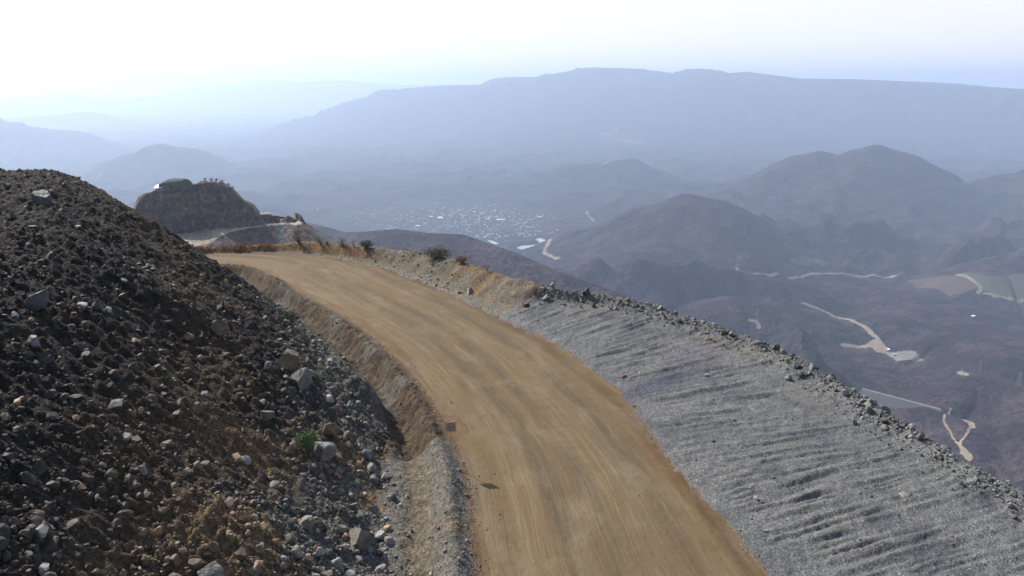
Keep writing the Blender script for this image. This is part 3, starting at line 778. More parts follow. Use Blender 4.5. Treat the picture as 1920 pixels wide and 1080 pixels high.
B = [
 (670, 1022, 54, 'big blocky pale tan boulder low on the rubble slope above the gravel ditch', (.36, .32, .25), 1, .85),
 (606, 852, 60, 'large angular grey-white slab leaning right beside the leafy green plant', (.44, .43, .41), 2, .6),
 (618, 812, 36, 'orange-brown boulder with a pale top just above the green plant', (.48, .29, .16), 3, .7),
 (567, 718, 52, 'broad rounded light grey boulder near the foot of the slope above the soil heap', (.33, .32, .29), 4, .75),
 (548, 690, 56, 'yellow-brown squared boulder behind the broad rounded light grey one', (.34, .26, .14), 5, .9),
 (703, 962, 24, 'egg-shaped pale boulder standing on end beside the lower ditch', (.42, .41, .39), 6, 1.3),
 (697, 884, 20, 'small pointed white rock beside the gravel ditch', (.60, .59, .56), 7, .9),
 (688, 856, 30, 'smooth light grey rock at the ditch edge upslope of the small pointed white rock', (.36, .36, .36), 8, .7),
 (577, 985, 44, 'flat-topped cream boulder with a rusty side low on the slope', (.42, .35, .27), 9, .7),
 (387, 1082, 52, 'pointed pale boulder cut by the bottom edge of the picture', (.45, .44, .41), 10, 1.0),
 (356, 640, 20, 'small orange-pink stone alone in the middle of the dark slope', (.58, .36, .24), 11, .7),
 (70, 580, 46, 'tall slate-grey block standing upright at the left on the dark slope', (.15, .15, .155), 12, 1.4),
 (80, 380, 38, 'dark blue-grey boulder just below the slope top at the upper left', (.16, .17, .18), 13, .8),
 (408, 620, 34, 'dull khaki boulder on the upper slope with crumbled rock below it', (.27, .22, .13), 14, .8),
 (28, 596, 22, 'small bright white stone at the left edge by the upright slate-grey block', (.55, .55, .54), 15, .8),
 (216, 765, 36, 'tilted flat grey-brown slab in the darkest part of the slope', (.22, .19, .17), 16, .45),
 (500, 785, 30, 'upright light grey stone left of the orange-brown boulder', (.37, .38, .36), 17, 1.2),
 (80, 990, 28, 'pale grey upright stone near the lower left corner', (.30, .30, .29), 18, 1.2),
 (62, 645, 24, 'low grey stone on the dark slope under the upright slate-grey block', (.30, .30, .31), 19, .6),
 (1656, 772, 20, 'blue-grey boulder on the far crest with the dam in the valley behind it', (.26, .31, .35), 20, .8),
 (1695, 931, 28, 'long flat pale slab lying on the grey gravel bank', (.50, .50, .43), 21, .32),
 (1100, 553, 17, 'dark upright boulder topping the crest where the grey bank begins', (.11, .12, .125), 22, .95),
 (1012, 532, 26, 'flat-topped tan block on the crest at the end of the brown bank', (.33, .26, .17), 23, .75),
 (880, 547, 24, 'dark boulder with a lighter top alone beside the road below the brown bank', (.62, .58, .48), 24, .75),
 (1352, 612, 15, 'round whitish stone on the middle of the grey crest', (.48, .47, .43), 25, .9),
 (1522, 694, 20, 'light blue-white stone on the crest above the valley yard', (.36, .38, .40), 26, .7),
 (1824, 906, 16, 'bright white stone near the crest at the lower right', (.58, .58, .55), 27, .9),
 (1024, 563, 17, 'rounded blue-grey stone where the brown bank meets the grey gravel', (.26, .28, .30), 28, .9),
 (1448, 640, 14, 'pale round stone on the grey crest right of the whitish round stone', (.42, .41, .39), 29, .85),
 (1168, 706, 18, 'low stone sprayed with red paint on the grey bank near the road', (.34, .17, .17), 30, .35),
 (985, 574, 14, 'brown clod of earth at the foot of the bank end', (.22, .15, .07), 31, .6),
 (448, 470, 8, 'small grey rock at the foot of the far bank across the bend', (.33, .33, .31), 32, .8),
]
for a in B: boulder(a[0], a[1], a[2], a[3], a[4], a[5] + 500, a[6])

# ================================================================ plants
M_TWIG = plain('twig', (.10, .075, .055), .9)
M_TWIG2 = plain('grey_twig', (.16, .13, .115), .9)
M_OLIVE = plain('olive_leaf', (.085, .085, .045), .8, grain=3)
M_GREEN = plain('green_leaf', (.055, .11, .028), .7, grain=9)
M_DKGREEN = plain('dark_leaf', (.035, .06, .03), .8, grain=5)
M_RUSTL = plain('dry_leaf', (.17, .105, .055), .9, grain=4)
M_GRASS, nt, b = new_mat('dry_grass')
at = nd(nt, 'ShaderNodeAttribute', attribute_name='col'); nt.links.new(at.outputs['Color'], b.inputs['Base Color']); b.inputs['Roughness'].default_value = .9

def crest_hit(px):
    d = ray(px, 480); h = math.hypot(d[0], d[1]); r = np.linspace(60, 125, 400)
    x, y = d[0] / h * r, d[1] / h * r; z, f, _, _ = height(x, y); i = int(np.argmax(f['C'] > -.5))
    return np.array([x[i], y[i], z[i]])
def shrub(name, label, cat, px, py, wpx, hpx, leaf, nl, ns, lsize=.1, twig=None, p=None, group=None, seed=0, leaf_name='foliage', r_stem=.02, on_crest=False):
    r = random.Random(seed + int(px * 7 + py))
    p = (crest_hit(px) if on_crest else hit_near(px, py)) if p is None else p
    D = math.hypot(math.hypot(p[0], p[1]), HC - p[2]); W_, H_ = wpx * D / FPX / 2, hpx * D / FPX
    root = empty(name, (p[0], p[1], p[2] - .05)); tag(root, label, cat, group)
    mb = MB(); tips = []
    for i in range(ns):
        a = r.uniform(0, 2 * math.pi); rad = r.uniform(.1, 1) ** .6
        q0 = Vector((r.uniform(-.1, .1) * W_, r.uniform(-.1, .1) * W_, 0)); hh_ = H_ * (1.05 - .6 * rad * rad) * r.uniform(.7, 1.1)
        q2 = Vector((math.cos(a) * W_ * rad, math.sin(a) * W_ * rad * .8, hh_)); q1 = q0.lerp(q2, .5) + Vector((0, 0, hh_ * .12))
        mb.bar(q0, q1, r_stem, r_stem * .7, 3); mb.bar(q1, q2, r_stem * .7, r_stem * .25, 3)
        tips.append((q1, q2)); tips.append((q0.lerp(q1, .3), q1))
        for k in range(3):
            t = r.uniform(.2, .9); s_ = q1.lerp(q2, t)
            e = s_ + Vector((r.uniform(-1, 1) * W_ * .28, r.uniform(-1, 1) * W_ * .28, r.uniform(.05, .28) * H_))
            mb.bar(s_, e, r_stem * .4, r_stem * .15, 3); tips.append((s_, e))
    mb.build('stems', twig or M_TWIG, root)
    if leaf:
        lb = MB()
        for i in range(nl):
            s_, e = r.choice(tips); c_ = s_.lerp(e, r.uniform(.3, 1.05)) + Vector([r.gauss(0, W_ * .09) for _ in range(3)])
            if c_.z < .02: c_.z = .03
            n1 = Vector([r.gauss(0, 1) for _ in range(3)]).normalized(); n2 = n1.orthogonal().normalized(); q = lsize * r.uniform(.5, 1.3)
            lb.poly([c_ - n1 * q, c_ + n2 * q * .45, c_ + n1 * q, c_ - n2 * q * .45])
        lb.build(leaf_name, leaf, root)
    return root
shrub('bush', 'wide dense olive bush on top of the brown bank', 'bush', 818, 479, 64, 18, M_OLIVE, 2200, 110, .09, on_crest=True)
shrub('bush', 'small dark green bush on the grassy bank left of the wide olive bush', 'bush', 688, 468, 28, 14, M_DKGREEN, 800, 30, .10, on_crest=True)
shrub('leafy_plant', 'bright green leafy plant among boulders at the foot of the rubble slope', 'plant', 575, 842, 48, 34, M_GREEN, 1500, 40, .07)
shrub('leafy_plant', 'dark green weeds growing at the top of the ditch beside the brown soil', 'plant', 545, 606, 34, 22, M_DKGREEN, 900, 30, .09)
shrub('tall_shrub', 'tall thin grey-green shrub at the left end of the dry grass', 'shrub', 562, 458, 20, 26, M_DKGREEN, 260, 34, .09, M_TWIG2, on_crest=True)
shrub('bare_shrub', 'spreading bare grey shrub above the dry grass, next to the tall thin one', 'shrub', 603, 456, 32, 20, None, 0, 40, twig=M_TWIG2, on_crest=True)
shrub('bare_shrub', 'leafless dark shrub in the middle of the dry grass crest', 'shrub', 644, 458, 26, 16, None, 0, 40, on_crest=True)
shrub('bare_shrub', 'thin leafless sprig on the crest beside the small dark green bush', 'shrub', 664, 459, 9, 15, None, 0, 14, on_crest=True)
shrub('dry_bush', 'rusty dry bush on the bank right of the wide olive bush', 'bush', 866, 494, 26, 13, M_RUSTL, 700, 30, .11, on_crest=True)
shrub('twiggy_plant', 'sparse red-brown twigs sprouting from the end of the brown bank', 'plant', 912, 508, 20, 18, M_RUSTL, 60, 18, .07, r_stem=.012, on_crest=True)
shrub('low_weed', 'yellow-green tuft on the dark slope below the khaki boulder', 'plant', 300, 553, 26, 14, M_OLIVE, 400, 20, .08)
shrub('low_weed', 'small weed at the bend where the slope meets the far bank', 'plant', 352, 468, 16, 10, M_OLIVE, 300, 16, .1)

# dry orange grass on the far bank
x, y = crest_pts(15000, -4.8, 1.2, .66, .93)
z, f, gm, w = height(x, y)
dens = sst(-.25, .15, fbm(x * .3, y * .3, 3, 141)) * (sst(-16, -20, x) * .95 + .05) * sst(.25, .42, w)
m = (gm < .5) & (f['R'] > .5) & (f['L'] < -1) & (rng.rand(len(x)) < dens); x, y, z = x[m], y[m], z[m]
n = len(x); k = 5
x = np.repeat(x, k) + rng.normal(0, .1, n * k); y = np.repeat(y, k) + rng.normal(0, .1, n * k); z = np.repeat(z, k)
n = n * k; a = rng.rand(n) * 6.28; h = rng.uniform(.18, .5, n); lx, ly = rng.normal(0, .12, n), rng.normal(0, .12, n)
V = np.stack([np.stack([x - .03 * np.cos(a), y - .03 * np.sin(a), z - .03], 1), np.stack([x + .03 * np.cos(a), y + .03 * np.sin(a), z - .03], 1), np.stack([x + lx, y + ly, z + h], 1)], 1).reshape(-1, 3)
gc = np.array([.36, .20, .085]) * rng.uniform(.6, 1.25, (n, 1)) * (1 + rng.normal(0, .06, (n, 3)))
tag(mesh_obj('dry_grass', V, np.arange(n * 3).reshape(-1, 3), M_GRASS, {'col': np.repeat(np.clip(gc, .02, .7), 3, 0)}), 'dry orange grass tufts on the earth bank', 'grass', kind='stuff')

# ================================================================ road sign
M_PLATE = plain('sign_white_backlit', (.36, .27, .20), .5); M_RED = plain('sign_red_backlit', (.13, .05, .05), .5); M_BLACK = plain('sign_black', (.03, .03, .03), .5); M_STEEL = plain('galvanised_steel', (.35, .35, .35), .45, .7)  # white plate tinted dim brown and ring darkened, standing in for backlit shade
bx, by = -4.12, 42.0
bz = float(height(np.array([bx]), np.array([by]))[0][0])
sg = empty('road_sign', (bx, by, bz)); tag(sg, 'square white road sign with a red ring at the left road edge', 'sign')
sg.rotation_euler = (0, 0, math.radians(8)); top = 3.0 - bz
mb = MB(); mb.bar((0, 0, -.3), (0, 0, top + .33), .025, k=10); mb.build('post', M_STEEL, sg)
mb = MB(); mb.box(-.37, .37, -.045, -.033, top - .37, top + .37); mb.build('plate', M_PLATE, sg)
mb = MB(); N_ = 40
for i in range(N_):
    a0, a1 = 2 * math.pi * i / N_, 2 * math.pi * (i + 1) / N_
    mb.poly([(math.cos(a) * q, -.048, top + math.sin(a) * q) for a, q in ((a0, .225), (a0, .285), (a1, .285), (a1, .225))][::-1])
mb.build('ring', M_RED, sg)
mb = MB(); mb.box(-.12, -.03, -.052, -.046, top - .10, top + .12); mb.build('symbol', M_BLACK, sg)
mb = MB(); mb.poly([(-.02, -.0485, top - .20), (.05, -.0485, top - .20), (.19, -.0485, top + .12), (.14, -.0485, top + .16)]); mb.build('slash', M_RED, sg)
for zz in (-.2, .2):
    mb = MB(); mb.box(-.12, .12, -.032, -.02, top + zz - .02, top + zz + .02); mb.build('bracket', M_STEEL, sg)

# ================================================================ mine knoll and its bench
NA, NR = 700, 420
Xk, Yk = polar_grid(-40, -12, NA, np.linspace(330, 640, NR))
Zk, fk = knoll_height(Xk, Yk)
Zk = Zk + .7 * fbm(Xk / 5, Yk / 5, 3, 151) * ((fk['D'] > 0) | (fk['C'] > 0))
n1 = fbm(Xk / 22, Zk / 4 + Yk / 40, 4, 152) * 1.5; n2 = fbm(Xk / 40, Yk / 40, 3, 153); n3 = fbm(Xk / 4, Yk / 4 + Zk / 4, 3, 154)
CK = np.broadcast_to(cc(.075, .065, .062), Xk.shape + (3,)).copy()
CK = lerp(CK, cc(.15, .10, .08), sst(-.05, .3, n1) * .8)
CK = lerp(CK, cc(.24, .19, .14), sst(.1, .4, n3) * .6)
CK = lerp(CK, cc(.05, .055, .06), sst(.1, .4, fbm(Xk / 9, Zk / 9, 3, 158)) * .7)
topf = sst(-1.5, 0, Zk - (BZ + fk['hgt']))
CK = lerp(CK, cc(.12, .095, .08), topf * .7)
bench = (fk['D'] < 0) & (fk['C'] < 0)
CK = np.where(bench[..., None], lerp(np.broadcast_to(cc(.27, .235, .19), Xk.shape + (3,)), cc(.42, .37, .29), sst(.0, .3, n2) * .9), CK)
dumpc = lerp(np.broadcast_to(cc(.115, .13, .13), Xk.shape + (3,)), cc(.12, .085, .075), sst(-.05, .1, fbm(Xk / 30, Yk / 120, 2, 155)))
CK = np.where((fk['C'] > 0)[..., None], dumpc * (1 + .5 * n3)[..., None], CK)
clsk = np.where(fk['C'] > 0, 2, np.where(bench, 1, 0))
M_KN = attr_mat('quarried_rock', .35, .6, .95, 1.0, 2.5, .15, alb=.85)
split(Xk, Yk, Zk, clsk, {0: ('rocky_hill', M_KN), 1: ('mine_road', M_KN), 2: ('dump_slope', M_KN)}, {'col': CK})
def knoll_at(px, r):
    d = ray(px, 350); h = math.hypot(d[0], d[1]); x, y = d[0] / h * r, d[1] / h * r
    return np.array([x, y, float(knoll_height(np.array([x]), np.array([y]))[0][0])])
def knoll_top(px, back=3):
    d = ray(px, 350); h = math.hypot(d[0], d[1]); rr_ = np.linspace(425, 560, 300); x, y = d[0] / h * rr_, d[1] / h * rr_
    z, fk_ = knoll_height(x, y); i = int(np.argmax((z - HC) / rr_ - 1e9 * (fk_['D'] < 5))); i = max(0, i - int(back / .45))
    return np.array([x[i], y[i], z[i]])
def kboulder(px, r, wm, label, col, seed, flat, name, cat, sink=.2):
    p = knoll_at(px, r) if r else knoll_top(px, 6); v, f_ = rock_shape(3, seed, 10, flat, .01); v = v * (1 + .1 * fbm(v[:, 0] * 2, v[:, 1] * 2 + v[:, 2] * 2, 3, seed))[:, None]
    v = v / (v[:, 0].max() - v[:, 0].min()) * wm
    o = mesh_obj(name, v, f_, M_KN, {'col': np.tile(np.array(col), (len(v), 1))}); o.location = (p[0], p[1], p[2] - v[:, 2].min() * (1 - 2 * sink))
    tag(o, label, cat); return o
kboulder(333, 0, 16, 'rounded grey rock heap on top of the mined knoll', (.085, .09, .095), 703, .42, 'rock_heap', 'rock heap', .45)
# buildings and mast on the knoll
M_TIN = plain('bright_tin', (.85, .85, .85), .3, .9); M_REDROOF = plain('red_roof', (.30, .10, .07), .6); M_WALL = plain('shed_wall', (.10, .085, .075), .8)
def shed(px, r, w_, d_, h_, roof, label, pitch=.25, rz=0, wall=None, name='shed', door=True):
    p = knoll_at(px, r) if r else knoll_top(px, 8); root = empty(name, tuple(p - np.array([0, 0, .3])), rz); tag(root, label, 'shed')
    mb = MB(); mb.box(-w_ / 2, w_ / 2, -d_ / 2, d_ / 2, 0, h_); mb.build('wall', wall or M_WALL, root)
    mb = MB(); e = .4; n = len(mb.v)
    z0, z1 = h_ + .01, h_ + .01 + pitch * d_
    mb.v += [(-w_ / 2 - e, -d_ / 2 - e, z0), (w_ / 2 + e, -d_ / 2 - e, z0), (w_ / 2 + e, d_ / 2 + e, z1), (-w_ / 2 - e, d_ / 2 + e, z1)]
    mb.v += [(a_, b_, c_ + .15) for a_, b_, c_ in mb.v[:4]]
    mb.f += [(3, 2, 1, 0), (4, 5, 6, 7), (0, 1, 5, 4), (1, 2, 6, 5), (2, 3, 7, 6), (3, 0, 4, 7)]
    mb.build('roof', roof, root)
    if door:
        mb = MB(); mb.box(-.5, .5, -d_ / 2 - .05, -d_ / 2 - .003, .3, 2.3); mb.build('door', M_BLACK, root)
    return root
shed(299, 0, 4.5, 2.6, 2.2, M_TIN, 'small shed with a glaring bare tin roof on the left shoulder of the knoll', .47, -.29)
shed(322, 0, 9, 4, 2.2, M_REDROOF, 'low shed with a red-brown roof just below the grey rock heap', .12, .1)
shed(490, 500, 7, 6, 4.5, M_WALL, 'pale boxy building on the ground behind the knoll', .05, .3, name='building')
p = knoll_top(297, 4); mast = empty('radio_mast', tuple(p)); tag(mast, 'slender mast rising from the left shoulder of the knoll', 'mast')
mb = MB(); mb.bar((0, 0, -.5), (0, 0, 12), .11, .06, 6); mb.build('pole', M_STEEL, mast)
mb = MB()
for a in range(3): mb.bar((0, 0, 9), (3 * math.cos(a * 2.1), 3 * math.sin(a * 2.1), 0), .02, .02, 3)
mb.build('guy_wires', M_STEEL, mast)
for px, r, h, lb in ((529, 500, 13, 'thin pole farthest right among the poles behind the mine bench'), (516, 500, 8, 'short thin pole in the middle behind the mine bench'), (476, 500, 12, 'thin pole close to the right flank of the knoll')):
    p = knoll_at(px, r); o = empty('utility_pole', tuple(p)); tag(o, lb, 'pole')
    mb = MB(); mb.bar((0, 0, -.5), (0, 0, h), .12, .08, 6); mb.build('post', M_STEEL, o)
    mb = MB(); mb.box(-.9, .9, -.06, .06, h - .9, h - .75); mb.build('crossarm', M_STEEL, o)
for i, (px, r, hp, wp) in enumerate(((386, 0, 5, 8), (397, 0, 7, 11), (406, 0, 8, 9), (417, 0, 6, 13), (429, 0, 5, 8), (436, 0, 4, 7), (502, 498, 9, 16), (512, 496, 7, 12))):
    shrub('bare_shrub', 'leafless shrub in the row along the right shoulder of the knoll top' if i < 6 else 'grey-green shrub behind the mine bench beside the pale boxy building', 'shrub', px, 350, wp, hp, M_DKGREEN if i > 5 else None, 200, 22, .5, M_TWIG, p=knoll_at(px, r) if r else knoll_top(px, 1), group='shrubs on the knoll top' if i < 6 else 'shrubs behind the mine bench', r_stem=.10)

# ================================================================ far country
NA, NR = 1500, 1250
rad = np.concatenate([np.exp(np.linspace(math.log(620), math.log(7000), 900, endpoint=False)), np.exp(np.linspace(math.log(7000), math.log(33500), NR - 900))])
Xf, Yf = polar_grid(-58, 58, NA, rad)
Zf = far_height(Xf, Yf)
RAD = np.hypot(Xf, Yf)
def world_poly(pts, z=None):
    out = []
    for p in pts:
        q = ground_at(p[0], p[1], z) if z is not None else hit_far(p[0], p[1])
        out.append(q[:2])
    return np.array(out)
def inside(x, y, P):
    c = np.zeros(x.shape, bool); j = len(P) - 1
    for i in range(len(P)):
        xi, yi = P[i]; xj, yj = P[j]
        if yi != yj: c ^= ((yi > y) != (yj > y)) & (x < (xj - xi) * (y - yi) / (yj - yi) + xi)
        j = i
    return c
clsf = np.where(RAD > 10500, 1, 0)
jx, jy = Xf + 25 * noise(Xf / 90, Yf / 90, 161), Yf + 25 * noise(Xf / 90 + 5, Yf / 90, 162)
def paint_poly(P, k, wob=0, raw=False):
    global clsf
    bb = (Xf > P[:, 0].min() - 60) & (Xf < P[:, 0].max() + 60) & (Yf > P[:, 1].min() - 60) & (Yf < P[:, 1].max() + 60)
    m = np.zeros(Xf.shape, bool)
    if raw: m[bb] = inside(Xf[bb], Yf[bb], P)
    else:
        m[bb] = inside(jx[bb] + wob * noise(Xf[bb] / 500, Yf[bb] / 500, 163), jy[bb] + wob * noise(Xf[bb] / 500, Yf[bb] / 500 + 5, 164), P)
    clsf = np.where(m, k, clsf); return m
def paint_line(pts, wid, k, jit=True):
    global clsf
    P = smooth(np.array([[*q] for q in world_poly(pts)]), 2)
    bb = (Xf > P[:, 0].min() - 60) & (Xf < P[:, 0].max() + 60) & (Yf > P[:, 1].min() - 60) & (Yf < P[:, 1].max() + 60)
    m = np.zeros(Xf.shape, bool); d, _, _, _ = polydist(Xf[bb] * .6 + jx[bb] * .4, Yf[bb] * .6 + jy[bb] * .4, P); m[bb] = d < wid; clsf = np.where(m, k, clsf)
TZ = -904
paint_poly(world_poly([(650, 425), (640, 405), (700, 392), (800, 382), (880, 380), (960, 378), (1030, 395), (1040, 420), (990, 435), (960, 452), (900, 452), (820, 445)], TZ), 7, 260)
paint_poly(world_poly([(1790, 518), (1860, 516), (1925, 520), (1990, 528), (1960, 560), (1890, 565), (1850, 552), (1822, 538)]), 4)
paint_poly(world_poly([(1700, 524), (1790, 519), (1825, 540), (1845, 556), (1780, 552), (1720, 540)]), 5)
paint_poly(world_poly([(1480, 490), (1540, 487), (1555, 496), (1500, 500)]), 4)
paint_poly(world_poly([(1120, 250), (1150, 244), (1205, 262), (1195, 272), (1140, 266)]), 5)
paint_poly(world_poly([(1568, 643), (1628, 641), (1650, 640), (1668, 655), (1655, 664), (1638, 660), (1628, 650), (1575, 654)]), 2)
paint_poly(world_poly([(1655, 662), (1712, 662), (1734, 677), (1680, 680)]), 3, 0, True)
for pts, wd in (([(1500, 570), (1530, 577), (1562, 590), (1600, 603), (1628, 617), (1636, 632), (1652, 643), (1663, 655)], 7), ([(1040, 443), (1028, 455), (1018, 470), (1028, 481), (1046, 486)], 10),
                ([(1098, 398), (1105, 408), (1112, 415)], 9), ([(1380, 506), (1420, 518), (1460, 519), (1500, 514), (1600, 512), (1680, 518)], 7), ([(1795, 518), (1820, 530), (1838, 545), (1830, 553)], 7), ([(1842, 555), (1880, 562), (1930, 562)], 6),
                ([(1405, 602), (1419, 606), (1421, 616)], 6), ([(1798, 700), (1812, 706)], 5), ([(1806, 787), (1822, 796), (1826, 803)], 6), ([(1822, 803), (1812, 822), (1800, 832), (1810, 850)], 2.6), ([(1810, 852), (1822, 862)], 5), ([(1780, 770), (1760, 800), (1815, 850)], 1.8),
                ([(1130, 309), (1146, 302), (1152, 301)], 14), ([(1170, 268), (1192, 270), (1200, 267)], 18)):
    paint_line(pts, wd, 2)
wm = np.zeros(Xf.shape, bool)
for P in ([(958, 467), (978, 461), (1004, 459), (1012, 454), (1003, 449), (1012, 446), (1022, 450), (1038, 458), (1020, 465), (1003, 472), (978, 474)], [(912, 450), (922, 451), (936, 457), (926, 458)]):
    wm |= paint_poly(world_poly(P, TZ), 6, 0, True)
wd = wm.copy()
for _ in range(4): wd = wd | np.roll(wd, 1, 0) | np.roll(wd, -1, 0) | np.roll(wd, 1, 1) | np.roll(wd, -1, 1)
Zf = np.where(wd, -905.2, Zf)
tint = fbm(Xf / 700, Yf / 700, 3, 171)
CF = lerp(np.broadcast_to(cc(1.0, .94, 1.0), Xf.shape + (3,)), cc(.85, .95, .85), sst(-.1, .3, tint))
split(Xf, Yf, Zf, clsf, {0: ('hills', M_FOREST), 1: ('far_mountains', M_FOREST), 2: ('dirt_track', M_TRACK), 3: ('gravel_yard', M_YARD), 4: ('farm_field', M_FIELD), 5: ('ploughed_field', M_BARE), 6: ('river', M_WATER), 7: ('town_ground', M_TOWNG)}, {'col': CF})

# ================================================================ town, dam, pylons
WALLS = [plain('white_wall', (.36, .35, .33), .7), plain('cream_wall', (.26, .235, .20), .8), plain('pink_wall', (.33, .23, .20), .8), plain('grey_wall', (.26, .26, .26), .8)]
def house_mesh(name, w_, d_, h_, gable, mat):
    mb = MB(); mb.box(-w_ / 2, w_ / 2, -d_ / 2, d_ / 2, -3, h_); e = .5
    if gable:
        g = d_ * .22
        for a in (-1, 1):
            mb.poly([(-w_ / 2 - e, a * (d_ / 2 + e), h_ - .05), (w_ / 2 + e, a * (d_ / 2 + e), h_ - .05), (w_ / 2 + e, 0, h_ + g), (-w_ / 2 - e, 0, h_ + g)][::a])
        for a in (-1, 1): mb.poly([(a * w_ / 2, -d_ / 2, h_), (a * w_ / 2, d_ / 2, h_), (a * w_ / 2, 0, h_ + g)][::a])
    else:
        mb.box(-w_ / 2 - e, w_ / 2 + e, -d_ / 2 - e, d_ / 2 + e, h_ + .02, h_ + .5)
        mb.box(-w_ * .2, w_ * .15, -d_ * .2, d_ * .2, h_ + .52, h_ + 2.2)
    me = bpy.data.meshes.new(name); me.from_pydata(mb.v, [], mb.f); me.update(); me.materials.append(mat); return me
HM = [house_mesh('house', random.Random(i).uniform(9, 17), random.Random(i + 50).uniform(7, 12), random.Random(i + 90).choice((3.2, 3.5, 6.4)), i % 2 == 0, WALLS[[0, 0, 1, 0, 2, 3, 0, 1][i % 8]]) for i in range(16)]
CL = [(870, 405, 55, 10, 110), (800, 412, 55, 13, 70), (955, 418, 38, 12, 80), (700, 408, 32, 9, 26), (1000, 438, 20, 4, 26), (920, 442, 24, 5, 30), (900, 428, 60, 8, 70), (845, 396, 40, 8, 30), (1012, 408, 16, 2.5, 12), (760, 425, 40, 8, 50)]
pts = []
for cx, cy, sx, sy, n in CL:
    q = rng.normal(size=(n, 2)); pts.append(np.stack([cx + q[:, 0] * sx, cy + q[:, 1] * sy], 1))
pts = np.vstack(pts); ok = (pts[:, 1] > 380) & (pts[:, 1] < 452); pts = pts[ok]; rng.shuffle(pts)
gp = np.array([ground_at(a, b_, TZ) for a, b_ in pts])
wet = np.zeros(len(gp), bool)
for P in ([(950, 474), (978, 456), (1000, 444), (1042, 456), (1010, 478)], [(905, 447), (922, 447), (942, 457), (920, 462)]): wet |= inside(gp[:, 0], gp[:, 1], world_poly(P, TZ))
gp = gp[~wet]; gz = far_height(gp[:, 0], gp[:, 1])
order = np.argsort(np.hypot(gp[:, 0], gp[:, 1])); gp, gz = gp[order], gz[order]
r_ = random.Random(5); n_ind = 285; stuff_v, stuff_f = [], []
for i in range(len(gp)):
    me = HM[r_.randrange(16)]; rz = r_.choice((.3, 1.87)) + r_.gauss(0, .15); s_ = r_.uniform(.55, 1.2)
    if i < n_ind:
        o = link(bpy.data.objects.new('house', me)); o.location = (gp[i, 0], gp[i, 1], gz[i]); o.rotation_euler = (0, 0, rz); o.scale = (s_, s_, s_)
        tag(o, 'tiny pale house among many in the hazy riverside town', 'house', 'houses of the riverside town')
    else:
        M4 = Matrix.Translation((gp[i, 0], gp[i, 1], gz[i])) @ Matrix.Rotation(rz, 4, 'Z') @ Matrix.Scale(s_, 4); n = len(stuff_v)
        stuff_v += [tuple(M4 @ v.co) for v in me.vertices]; stuff_f += [tuple(n + k for k in p.vertices) for p in me.polygons]
me = bpy.data.meshes.new('outer_houses'); me.from_pydata(stuff_v, [], stuff_f); me.update(); me.materials.append(WALLS[0])
tag(link(bpy.data.objects.new('outer_houses', me)), 'scattered far houses at the back of the town', 'houses', kind='stuff')
def hall(px, py, w_, d_, h_, mat, label, rz=0., name='warehouse', cat='warehouse', z=TZ):
    p = ground_at(px, py, TZ) if z is not None else hit_far(px, py); p[2] = float(far_height(np.array([p[0]]), np.array([p[1]]))[0])
    root = empty(name, tuple(p), rz); tag(root, label, cat)
    mb = MB(); mb.box(-w_ / 2, w_ / 2, -d_ / 2, d_ / 2, -3, h_); mb.build('wall', WALLS[1], root)
    mb = MB(); g = d_ * .12; e = .6
    for a in (-1, 1): mb.poly([(-w_ / 2 - e, a * (d_ / 2 + e), h_ - .02), (w_ / 2 + e, a * (d_ / 2 + e), h_ - .02), (w_ / 2 + e, 0, h_ + g), (-w_ / 2 - e, 0, h_ + g)][::a])
    mb.poly([(w_ / 2, -d_ / 2, h_), (w_ / 2, d_ / 2, h_), (w_ / 2, 0, h_ + g)]); mb.poly([(-w_ / 2, d_ / 2, h_), (-w_ / 2, -d_ / 2, h_), (-w_ / 2, 0, h_ + g)])
    mb.build('roof', mat, root); return root
M_WROOF = plain('white_roof', (.88, .88, .86), .35)
hall(825, 409, 34, 40, 6, M_WROOF, 'brightest white warehouse roof in the middle of the town', .15)
hall(809, 407, 26, 16, 5, M_WROOF, 'narrow white hall immediately left of the brightest warehouse', .15)
hall(783, 424, 30, 20, 5, M_WROOF, 'long pale hall at the lower left part of the town', .1)
hall(939, 413, 60, 26, 6, plain('cream_roof', (.75, .70, .55), .5), 'wide cream-roofed hall in the right part of the town', .05)
hall(930, 408, 30, 20, 6, WALLS[0], 'white hall behind the wide cream-roofed hall', .05)
hall(914, 412, 34, 12, 5, M_WROOF, 'small bright hall left of the cream-roofed hall', .05)
hall(889, 398, 18, 16, 5, M_WROOF, 'isolated white building at the upper middle of the town', .3)
hall(928, 396, 14, 14, 5, M_WROOF, 'white building above the cream-roofed hall', .3)
hall(1012, 408, 22, 16, 5, M_WROOF, 'bright building heading the row at the right end of town', 0)
hall(1000, 427, 16, 10, 4, M_WROOF, 'white house right of the river bend above the water', 0)
hall(991, 427, 18, 10, 4, M_WROOF, 'white house next to the one above the water', 0)
hall(597, 404, 12, 12, 5, M_WROOF, 'lone white building left of the town', 0, 'farm_building', 'building')
hall(1824, 595, 13, 9, 4, M_WROOF, 'lone white house on the valley floor at the right', .5, 'farm_house', 'house', None)
hall(1665, 657, 9, 8, 4, M_WROOF, 'small white site office at the corner of the gravel yard', .3, 'site_office', 'office', None)
hall(1678, 666, 12, 8, 4, WALLS[0], 'pale shed standing on the gravel yard', .1, 'yard_shed', 'shed', None)
hall(955, 328, 20, 20, 5, WALLS[0], 'pale hamlet building high above the town', .1, 'hamlet_building', 'building', None)
hall(1155, 243, 40, 30, 6, M_WROOF, 'white building at the foot of the long far ridge', .1, 'far_building', 'building', None)

